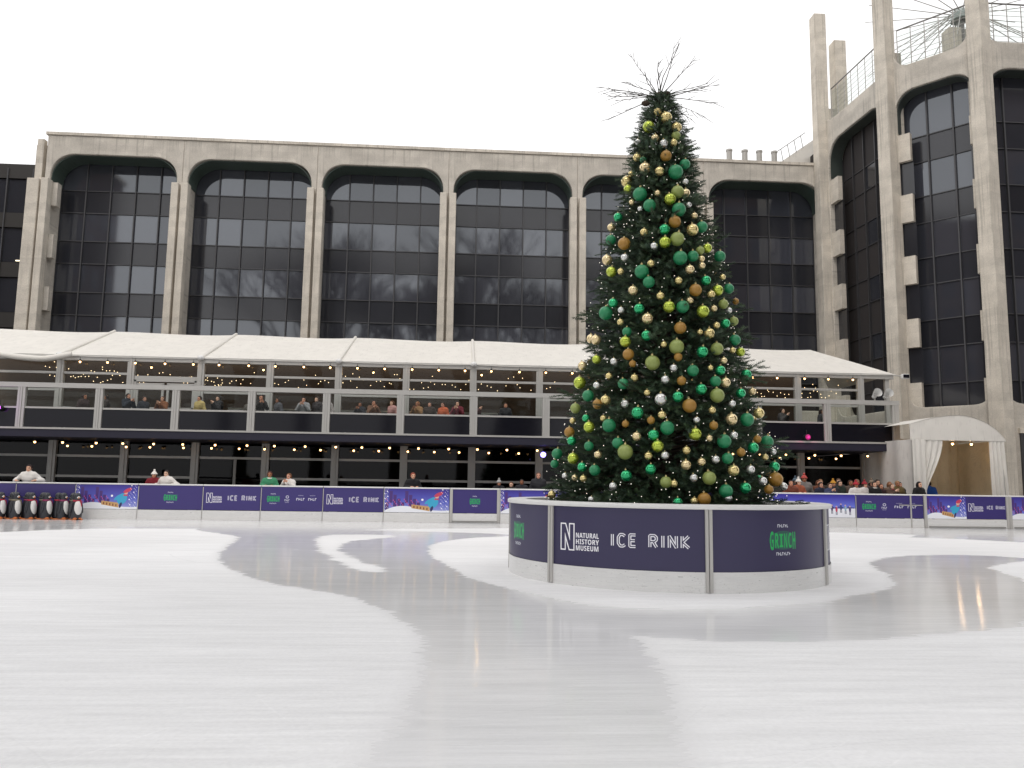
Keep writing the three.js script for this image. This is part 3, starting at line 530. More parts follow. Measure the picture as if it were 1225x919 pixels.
function smallPrint(g, x, y, w, h) { const n = Math.max(4, Math.round(w / h / 0.8)); for (let i = 0; i < n; i++) { const a = x + i * w / n, k = w / n * 0.72; g.fillRect(a, y, k * 0.35, h); g.fillRect(a, y + (i % 3) * h * 0.38, k, h * 0.24); } }   // wording too small to read in the photograph
function greenLogo(g, cx, cy, w) {
  const h = w * 0.5; g.save(); g.fillStyle = '#e8ecf4'; smallPrint(g, cx - w * 0.2, cy - h * 0.86, w * 0.4, h * 0.17);
  g.fillStyle = '#22b25c'; g.beginPath(); g.ellipse(cx, cy, w * 0.5, h * 0.5, 0, 0, 7); g.globalAlpha = 0.35; g.fill(); g.globalAlpha = 1;
  'GRINCH'.split('').forEach((ch, i) => { const k = [1.15, 0.95, 0.85, 0.9, 0.95, 1.1][i]; fitText(g, ch, cx - w * 0.48 + i * w * 0.162, cy - h * 0.42 * k, w * 0.15, h * 0.86 * k); });
  g.fillStyle = '#e8ecf4'; smallPrint(g, cx - w * 0.26, cy + h * 0.64, w * 0.52, h * 0.17); g.restore();
}
function winterScene(g, x0, w, h) {
  const gr = g.createLinearGradient(0, 0, 0, h); gr.addColorStop(0, '#3a2f8f'); gr.addColorStop(0.55, '#5a63c4'); gr.addColorStop(1, '#9fa6dd'); g.fillStyle = gr; g.fillRect(x0, 0, w, h);
  const P = (a, b) => [x0 + a * w, b * h];
  g.fillStyle = '#4b2f78'; for (let i = 0; i < 9; i++) { const [a, b] = P(0.02 + i * 0.06, 0.78); g.fillRect(a, b - h * (0.2 + 0.16 * ((i * 7) % 4)), w * 0.05, h * 0.5); }
  g.fillStyle = '#d2568c'; for (let i = 0; i < 26; i++) { const [a, b] = P(0.03 + (i * 0.021) % 0.5, 0.42 + ((i * 37) % 30) / 100); g.fillRect(a, b, w * 0.012, h * 0.05); }
  g.fillStyle = '#eef1f8'; g.beginPath(); g.moveTo(...P(0, 0.95)); g.quadraticCurveTo(...P(0.2, 0.62), ...P(0.45, 0.78)); g.quadraticCurveTo(...P(0.75, 0.96), ...P(1, 0.9)); g.lineTo(...P(1, 1)); g.lineTo(...P(0, 1)); g.fill();
  g.fillStyle = '#c9a06a'; g.beginPath(); g.moveTo(...P(0.42, 0.66)); g.lineTo(...P(0.7, 0.74)); g.lineTo(...P(0.7, 0.94)); g.lineTo(...P(0.42, 0.82)); g.fill(); g.fillStyle = '#7a3f33'; for (let i = 0; i < 5; i++) { const [a, b] = P(0.45 + i * 0.05, 0.72 + i * 0.02); g.fillRect(a, b, w * 0.018, h * 0.09); }
  // a skater in a blue coat and red hat
  g.fillStyle = '#3aa7cf'; g.beginPath(); g.ellipse(...P(0.75, 0.58), w * 0.075, h * 0.24, 0.5, 0, 7); g.fill(); g.beginPath(); g.ellipse(...P(0.68, 0.52), w * 0.075, h * 0.06, -0.7, 0, 7); g.fill();
  g.fillStyle = '#e8b49a'; g.beginPath(); g.arc(...P(0.81, 0.32), h * 0.075, 0, 7); g.fill();
  g.fillStyle = '#c9405e'; g.beginPath(); g.ellipse(...P(0.835, 0.23), w * 0.075, h * 0.075, -0.5, 0, 7); g.fill(); g.fillRect(...P(0.77, 0.4), w * 0.07, h * 0.06);
  g.fillStyle = '#2c2a5c'; g.beginPath(); g.ellipse(...P(0.73, 0.84), w * 0.02, h * 0.12, 0.3, 0, 7); g.fill();
  g.fillStyle = '#ffffff'; for (let i = 0; i < 70; i++) { const a = ((i * 73) % 97) / 97, b = ((i * 41) % 89) / 89; const [p, q] = P(a < 0.5 ? a * 0.14 : 0.86 + (a - 0.5) * 0.28, b); g.beginPath(); g.arc(p, q, h * (i % 5 ? 0.012 : 0.026), 0, 7); g.fill(); }
  g.beginPath(); g.arc(...P(0.585, 0.46), h * 0.045, 0, 7); g.fill();
}
const base = (g, w, h, c = NAVY) => { g.fillStyle = c; g.fillRect(0, 0, w, h); g.fillStyle = 'rgba(255,255,255,0.035)'; for (let i = 0; i < 60; i++) g.fillRect((i * 131) % w, (i * 71) % h, 3 + i % 9, 2); };
const PW = 768, PH = 312;
const prints = {
  plain: vinyl(canvasTex(PW, PH, base)),
  green: vinyl(canvasTex(PW, PH, (g, w, h) => { base(g, w, h); greenLogo(g, w / 2, h / 2, 170); })),
  rink: vinyl(canvasTex(PW, PH, (g, w, h) => { base(g, w, h); museumLogo(g, 46, 92, 122); g.fillStyle = '#eef'; inlineText(g, 'ICE RINK', 330, 118, 380, 70); })),
  sponsors: vinyl(canvasTex(PW, PH, (g, w, h) => {
    base(g, w, h); greenLogo(g, 150, h / 2, 165); g.fillStyle = '#e6e8f2'; g.strokeStyle = '#e6e8f2'; g.lineWidth = 6;
    g.beginPath(); g.arc(325, 130, 16, 0, 7); g.stroke(); smallPrint(g, 292, 160, 66, 26); smallPrint(g, 300, 196, 50, 9);
    for (const x of [440, 590]) { smallPrint(g, x, 142, 110, 32); smallPrint(g, x + 20, 106, 70, 8); }
  })),
  scene: vinyl(canvasTex(PW, PH, (g, w, h) => { base(g, w, h); winterScene(g, 0, w, h); })),
  sceneRink: vinyl(canvasTex(1024, 312, (g, w, h) => { base(g, w, h); winterScene(g, 0, w * 0.5, h); museumLogo(g, w * 0.53, 100, 105); inlineText(g, 'ICE RINK', w * 0.75, 125, 220, 52); })),
  skaters: vinyl(canvasTex(1024, 312, (g, w, h) => {
    const gr = g.createLinearGradient(0, 0, 0, h); gr.addColorStop(0, '#33299a'); gr.addColorStop(0.55, '#6f7fe0'); g.fillStyle = gr; g.fillRect(0, 0, w, h);
    g.fillStyle = '#2a2a5e'; for (let i = 0; i < 60; i++) g.fillRect(i * 17.3, h * 0.52 + (i % 5) * 4, 12, 26);
    g.fillStyle = '#eceef6'; g.beginPath(); g.moveTo(0, h); g.lineTo(0, h * 0.68); g.lineTo(w, h * 0.6); g.lineTo(w, h); g.fill();
    for (let i = 0; i < 12; i++) { const x = w * 0.5 + i * 42, y = h * (0.68 + (i % 3) * 0.05); g.fillStyle = ['#c23a5a', '#31407e', '#8fb2c4', '#4b3a6b'][i % 4]; g.beginPath(); g.ellipse(x, y - 40, 10, 34, 0, 0, 7); g.fill(); g.fillStyle = '#e2b79c'; g.beginPath(); g.arc(x, y - 82, 8, 0, 7); g.fill(); g.fillStyle = '#24244a'; g.fillRect(x - 7, y - 12, 5, 46); g.fillRect(x + 3, y - 12, 5, 46); }
  })),
};
M.kick = std(0.66, 0.665, 0.66, 0.35);
M.kickWorn = new THREE.MeshStandardMaterial({ map: dataTex(512, 128, (i, j) => { const s = n128(i / 6, j / 2), k = smooth(0.72, 0.95, s); const mark = smooth(0.86, 0.93, n128(i / 9 + j * 0.02, j / 1.5)) * smooth(0.45, 0.7, n32(i / 18, j / 20)); const v = 0.88 - 0.03 * k - 0.03 * (n32(i / 32, j / 8)) - 0.22 * mark; return [v, v, v * 0.995]; }, true), roughness: 0.3 });
// ---------------------------------------------------------------- barrier round the rink
{
  const ZB = -29;
  const rows = [
    [-25.5, -22.4, 'plain', 'plain navy barrier panel outside the left edge of the view'], [-22.4, -19.5, 'scene', 'winter scene barrier panel outside the left edge'], [-19.5, -17.4, 'rink', 'rink name barrier panel outside the left edge'],
    [-17.4, -15.3, 'plain', 'plain navy barrier panel behind the leftmost penguins'], [-15.3, -13.3, 'plain', 'plain navy barrier panel behind the middle penguins'],
    [-13.3, -11.17, 'scene', 'barrier panel with winter village print just right of the penguins'], [-11.17, -8.96, 'green', 'navy barrier panel with lone green logo below two spectators at left'],
    [-8.96, -6.95, 'rink', 'navy barrier panel with white rink name, left one of two'], [-6.95, -4.79, 'sponsors', 'navy barrier panel with green logo and three white marks left of the tree'],
    [-4.79, -2.65, 'rink', 'navy barrier panel with white rink name, beside the winter village panel'], [-2.65, -0.3, 'scene', 'barrier panel with winter village print beside the gate'],
    [-0.3, 1.5, 'green', 'barrier gate with grey frame and green logo', 1], [1.5, 3.6, 'scene', 'winter print barrier panel mostly hidden by the round planter'],
    [3.6, 5.7, 'plain', 'barrier panel hidden behind the tree, left'], [5.7, 7.8, 'rink', 'barrier panel hidden behind the tree, middle'], [7.8, 10.5, 'plain', 'barrier panel hidden behind the tree, right'],
    [10.5, 14.69, 'skaters', 'barrier panel with crowd of skaters print right of the tree'], [14.69, 17.3, 'sponsors', 'barrier panel with green logo and three white marks under the crowd', 2],
    [17.3, 20.6, 'sceneRink', 'long barrier panel with winter skater print and rink name before the white tent', 1], [20.6, 23.9, 'sceneRink', 'barrier panel cut by the right edge of the view', 1], [23.9, 27, 'plain', 'plain barrier panel outside the right edge'],
  ];
  for (const [x0, x1, kind, label, gate] of rows) {
    const w = x1 - x0, t = thing('barrier_panel', label, 'barrier', [(x0 + x1) / 2, 0, ZB], 'barrier panels along the far side of the rink');
    part(t, 'print_board', new THREE.BoxGeometry(w - 0.03, 0.84, 0.04), prints[kind], [0, 0.765, 0]);
    part(t, 'kick_plate', new THREE.BoxGeometry(w - 0.02, 0.33, 0.06), M.kickWorn, [0, 0.166, 0.01]);
    part(t, 'top_rail', new RoundedBoxGeometry(w - 0.012, 0.05, 0.1, 2, 0.02), M.white, [0, 1.21, 0]);
    part(t, 'back_frame', [bx(w - 0.05, 0.05, 0.05, 0, 0.3, -0.07), bx(0.05, 1.1, 0.05, -w / 2 + 0.06, 0.58, -0.07), bx(0.05, 1.1, 0.05, w / 2 - 0.06, 0.58, -0.07)], M.aluDull);
    part(t, 'joint_strip', bx(0.022, 1.1, 0.016), M.alu, [-w / 2 + 0.012, 0.6, 0.035]);
    if (gate === 1) { for (const s of [-1, 1]) part(t, 'gate_post', bx(0.1, 1.18, 0.06), M.alu, [s * (w / 2 - 0.055), 0.6, 0.04]); part(t, 'gate_sill', bx(w * 0.9, 0.03, 0.03), M.aluDull, [0, 0.05, 0.06]); }
    if (gate === 2) { part(t, 'gate_post', bx(0.05, 1.18, 0.03), M.alu, [w / 2 - 0.5, 0.6, 0.04]); part(t, 'latch_bar', bx(0.9, 0.03, 0.03), M.alu, [w / 2 - 0.5, 0.83, 0.04]); }
  }
}
// ---------------------------------------------------------------- round barrier that holds the tree
const TC = [3.55, 0, -13.75];
{
  const R = 2.65, t = thing('round_planter', 'round navy barrier with white rim enclosing the Christmas tree on the ice', 'planter', TC);
  const D = Math.PI / 180, SEG = 52.3, A0 = -1.2;
  const arc = (r, a0, a1, y0, y1, n = 26) => { const g = new THREE.CylinderGeometry(r, r, y1 - y0, n, 1, true, a0 * D, (a1 - a0) * D); return g.translate(0, (y0 + y1) / 2, 0); };
  const ringGeo = (prof, n = 96) => new THREE.LatheGeometry(prof.map(([r, y]) => new THREE.Vector2(r, y)), n);
  const art = (draw) => vinyl(canvasTex(1500, 560, (g, w, h) => { base(g, w, h, SHEEN_NAVY); draw(g, w, h); }));
  const rinkArt = art((g, w, h) => { museumLogo(g, 120, 168, 245, SHEEN_NAVY); inlineText(g, 'ICE RINK', 650, 232, 690, 130, SHEEN_NAVY); });
  const greenArt = art((g, w, h) => greenLogo(g, w * 0.5, h * 0.5, 340));
  const greenArt2 = art((g, w, h) => greenLogo(g, w * 0.52, h * 0.5, 370));
  const arts = [rinkArt, greenArt, rinkArt, greenArt, rinkArt, greenArt, greenArt2];
  for (let k = 0; k < 7; k++) {
    const a0 = A0 + (k === 0 ? -SEG : k === 1 ? 0 : SEG * (k - 1)), a1 = k === 6 ? A0 - SEG + 360 : a0 + SEG;
    part(t, 'print_board', arc(R, a0 + 0.15, a1 - 0.15, 0.285, 1.15), arts[k]);
    part(t, 'kick_plate', arc(R + 0.012, a0 + 0.12, a1 - 0.12, 0, 0.285), M.kickWorn);
    const a = a0 * D, rot = a;
    for (const s of [-1, 1]) part(t, 'seam_post', bx(0.045, 1.14, 0.03), M.alu, [Math.sin(a + s * 0.0105) * (R + 0.018), 0.58, Math.cos(a + s * 0.0105) * (R + 0.018)], [0, rot, 0]);
  }
  part(t, 'rim', ringGeo([[2.38, 1.145], [2.38, 1.2], [2.4, 1.212], [2.68, 1.212], [2.7, 1.2], [2.7, 1.15], [2.68, 1.145], [2.38, 1.145]]), M.white);
  part(t, 'inner_wall', ringGeo([[2.55, 0.0], [2.55, 1.145]]), new THREE.MeshStandardMaterial({ color: lin(0.05, 0.05, 0.06), side: THREE.DoubleSide, roughness: 0.8 }));
  part(t, 'inner_floor', new THREE.CylinderGeometry(2.5, 2.5, 0.06, 48).translate(0, 0.6, 0), M.black);
}

// ---------------------------------------------------------------- Christmas tree
const PROFILE = [[1.0, 2.08], [1.19, 2.06], [1.91, 1.93], [2.64, 1.75], [3.38, 1.53], [4.13, 1.37], [4.88, 1.23], [5.65, 1.03], [6.43, 0.79], [7.21, 0.59], [8.01, 0.39], [8.46, 0.22], [8.62, 0.08]];
const radiusAt = h => { for (let i = 1; i < PROFILE.length; i++) if (h <= PROFILE[i][0]) { const [a, r] = PROFILE[i - 1], [b, s] = PROFILE[i]; return r + (s - r) * Math.max(0, (h - a) / (b - a)); } return 0.05; };
{
  const t = thing('christmas_tree', 'tall dark green Christmas tree covered in green and gold baubles', 'tree', TC);
  const bark = std(0.06, 0.042, 0.03, 0.95);
  part(t, 'trunk', new THREE.CylinderGeometry(0.03, 0.17, 8.0, 10).translate(0, 4.6, 0), bark);
  part(t, 'stand', [new THREE.CylinderGeometry(0.22, 0.3, 0.3, 12).translate(0, 0.78, 0), bx(1.6, 0.08, 0.14, 0, 0.67), bx(0.14, 0.08, 1.6, 0, 0.67)], M.black);
  // one spray: a twig with needles all round it
  const sprig = (L, n, s) => {
    const keep = seed; seed = s; const pos = [], nor = [], uv = [];
    const tri = (a, b, c) => { const N = new THREE.Vector3().crossVectors(b.clone().sub(a), c.clone().sub(a)).normalize(); for (const q of [a, b, c]) { pos.push(q.x, q.y, q.z); nor.push(N.x, N.y, N.z); uv.push(0, 0); } };
    for (let i = 0; i < n; i++) {
      const f = i / n, ang = i * 2.4 + rr(-0.4, 0.4), len = (0.062 - 0.022 * f) * rr(0.8, 1.2), w = 0.0065;
      const b0 = V3(0, 0, f * L), out = V3(Math.cos(ang), Math.sin(ang) * 0.75 + 0.1, 0.65).normalize(), side = V3(-Math.sin(ang), Math.cos(ang), 0);
      tri(b0.clone().addScaledVector(side, -w), b0.clone().addScaledVector(side, w), b0.clone().addScaledVector(out, len));
    }
    for (const a of [0, 1.6]) tri(V3(Math.cos(a) * 0.006, Math.sin(a) * 0.006, 0), V3(-Math.cos(a) * 0.006, -Math.sin(a) * 0.006, 0), V3(0, 0, L));
    seed = keep;
    const g = new THREE.BufferGeometry(); g.setAttribute('position', new THREE.Float32BufferAttribute(pos, 3)); g.setAttribute('normal', new THREE.Float32BufferAttribute(nor, 3)); g.setAttribute('uv', new THREE.Float32BufferAttribute(uv, 2)); return g;
  };
  const sprays = [sprig(0.2, 34, 3), sprig(0.16, 30, 8)];
  const places = [[], []], limbs = [], q = new THREE.Quaternion(), m = new THREE.Matrix4(), zed = V3(0, 0, 1);
  const put = (p, d, s) => { q.setFromUnitVectors(zed, d.clone().normalize()); const roll = new THREE.Quaternion().setFromAxisAngle(zed, rnd() * 6.28); places[rnd() < 0.6 ? 0 : 1].push(new THREE.Matrix4().compose(p, q.clone().multiply(roll), V3(s, s, s))); };
  const N = 760;
  for (let i = 0; i < N; i++) {
    const f = Math.pow((i + 0.5) / N, 1.25), h = 1.0 + 7.55 * f, az = i * 2.39996 + rr(-0.3, 0.3), R = radiusAt(h);
    const long = rnd() < 0.08 ? rr(0.98, 1.08) : rr(0.76, 0.95), L = R * long;
    const rise = h > 7.6 ? rr(0.2, 0.9) : rr(-0.16, 0.2);
    const dir = V3(Math.cos(az), 0, Math.sin(az)), p0 = V3(0, h - rise * L * 0.6, 0), p1 = V3(dir.x * L, h + rise * L * 0.4, dir.z * L);
    const mid = p0.clone().lerp(p1, 0.55).add(V3(0, 0.07 * L, 0));
    limbs.push(plain(bar(p0, mid, 0.016 + 0.008 * R, 0.01, 4)), plain(bar(mid, p1, 0.01, 0.004, 3)));
    const perp = V3(-dir.z, 0, dir.x), n = Math.round(7 + 19 * Math.min(1, R / 1.4));
    for (let k = 0; k < n; k++) {
      const u = 1 - Math.pow(k / n, 1.15) * Math.min(0.72, 0.95 / Math.max(R, 0.4)), p = u > 0.55 ? mid.clone().lerp(p1, (u - 0.55) / 0.45) : p0.clone().lerp(mid, u / 0.55);
      const side = (k % 2 ? 1 : -1) * rr(0.25, 1.1), off = rr(0, 0.2) * Math.min(1, R);
      p.addScaledVector(perp, Math.sign(side) * off).add(V3(0, rr(-0.07, 0.07), 0));
      put(p, dir.clone().multiplyScalar(k === 0 ? 1.5 : 0.8).addScaledVector(perp, k === 0 ? 0 : side).add(V3(0, rr(-0.45, 0.45), 0)), rr(0.8, 1.25) * (h > 7.8 ? 0.75 : 1));
    }
  }
  part(t, 'limbs', mergeGeometries(limbs), bark);
  const needle = [new THREE.MeshStandardMaterial({ color: lin(0.042, 0.078, 0.036), roughness: 0.62, side: THREE.DoubleSide }), new THREE.MeshStandardMaterial({ color: lin(0.034, 0.068, 0.038), roughness: 0.62, side: THREE.DoubleSide })];
  sprays.forEach((g, s) => {
    const im = new THREE.InstancedMesh(g, needle[s], places[s].length), c = new THREE.Color();
    places[s].forEach((x, i) => { im.setMatrixAt(i, x); const v = rr(0.65, 1.35); im.setColorAt(i, c.setRGB(v * rr(0.9, 1.15), v, v * rr(0.85, 1.1))); });
    im.name = 'foliage'; im.userData.kind = 'stuff'; shade(im); t.add(im);
  });
  // tiny white lights wound round the crown
  const dots = [];
  for (let i = 0; i < 900; i++) { const h = 1.1 + 7 * Math.pow(rnd(), 1.5), a = rnd() * 6.283, r = radiusAt(h) * rr(0.88, 1.03); dots.push([Math.cos(a) * r, h, Math.sin(a) * r]); }
  const glow = new THREE.MeshStandardMaterial({ color: lin(0.8, 0.8, 0.75), emissive: lin(1, 0.93, 0.8), emissiveIntensity: 0.85 });
  const im = new THREE.InstancedMesh(new THREE.SphereGeometry(0.0075, 5, 4), glow, dots.length);
  dots.forEach((p, i) => im.setMatrixAt(i, m.makeTranslation(...p))); im.name = 'string_lights'; im.userData.kind = 'stuff'; t.add(im);

  // bare twigs sprayed out at the top
  const top = thing('twig_star', 'spiky star of bare twigs at the top of the Christmas tree', 'tree topper', [TC[0] - 0.02, 8.55, TC[2]]);
  const twigM = std(0.05, 0.042, 0.036, 0.85);
  const spikes = [[-0.42, 1.2], [0.25, 1.05], [0.36, 1.32], [-0.08, 0.65], [0.72, 1.05], [1.15, 1.15], [1.42, 1.1], [1.62, 1.12], [1.8, 1.0], [2.25, 0.75], [-1.1, 0.7], [-1.25, 0.55], [-1.5, 1.15], [-1.62, 0.8], [-1.75, 1.1], [-2.05, 1.1], [0.05, 0.5], [-0.75, 0.4], [1.3, 0.9], [-1.35, 0.9]];
  part(top, 'hub', new THREE.IcosahedronGeometry(0.09, 1).scale(1, 1.3, 1), bark);
  spikes.forEach(([a, L], i) => {
    const z = ((i * 7) % 11 - 5) / 9 * 0.8, d = V3(Math.sin(a), Math.cos(a), z * 0.7).normalize();
    const pts = [V3(0, 0, 0), d.clone().multiplyScalar(L * 0.35).add(V3(rr(-0.03, 0.03), rr(-0.01, 0.04), 0)), d.clone().multiplyScalar(L * 0.7).add(V3(rr(-0.04, 0.04), rr(-0.02, 0.03), 0)), d.clone().multiplyScalar(L)];
    const c = new THREE.CatmullRomCurve3(pts), gs = [];
    for (let k = 0; k < 6; k++) gs.push(bar(c.getPoint(k / 6), c.getPoint((k + 1) / 6), 0.0105 - k * 0.0012, 0.0093 - k * 0.0012, 4));
    for (let k = 0; k < 5; k++) { const p = c.getPoint(0.45 + 0.11 * k), e = p.clone().add(d.clone().multiplyScalar(0.17).add(V3(rr(-0.1, 0.1), rr(-0.1, 0.1), rr(-0.08, 0.08)))); gs.push(bar(p, e, 0.006, 0.004, 3)); }
    part(top, 'twig', gs, twigM);
  });
  for (const [x, y] of [[-0.28, -0.18], [0.1, 0.02]]) part(top, 'fir_cone', new THREE.IcosahedronGeometry(0.065, 1).scale(1.3, 0.8, 1), bark, [x, y, 0.12]);
}
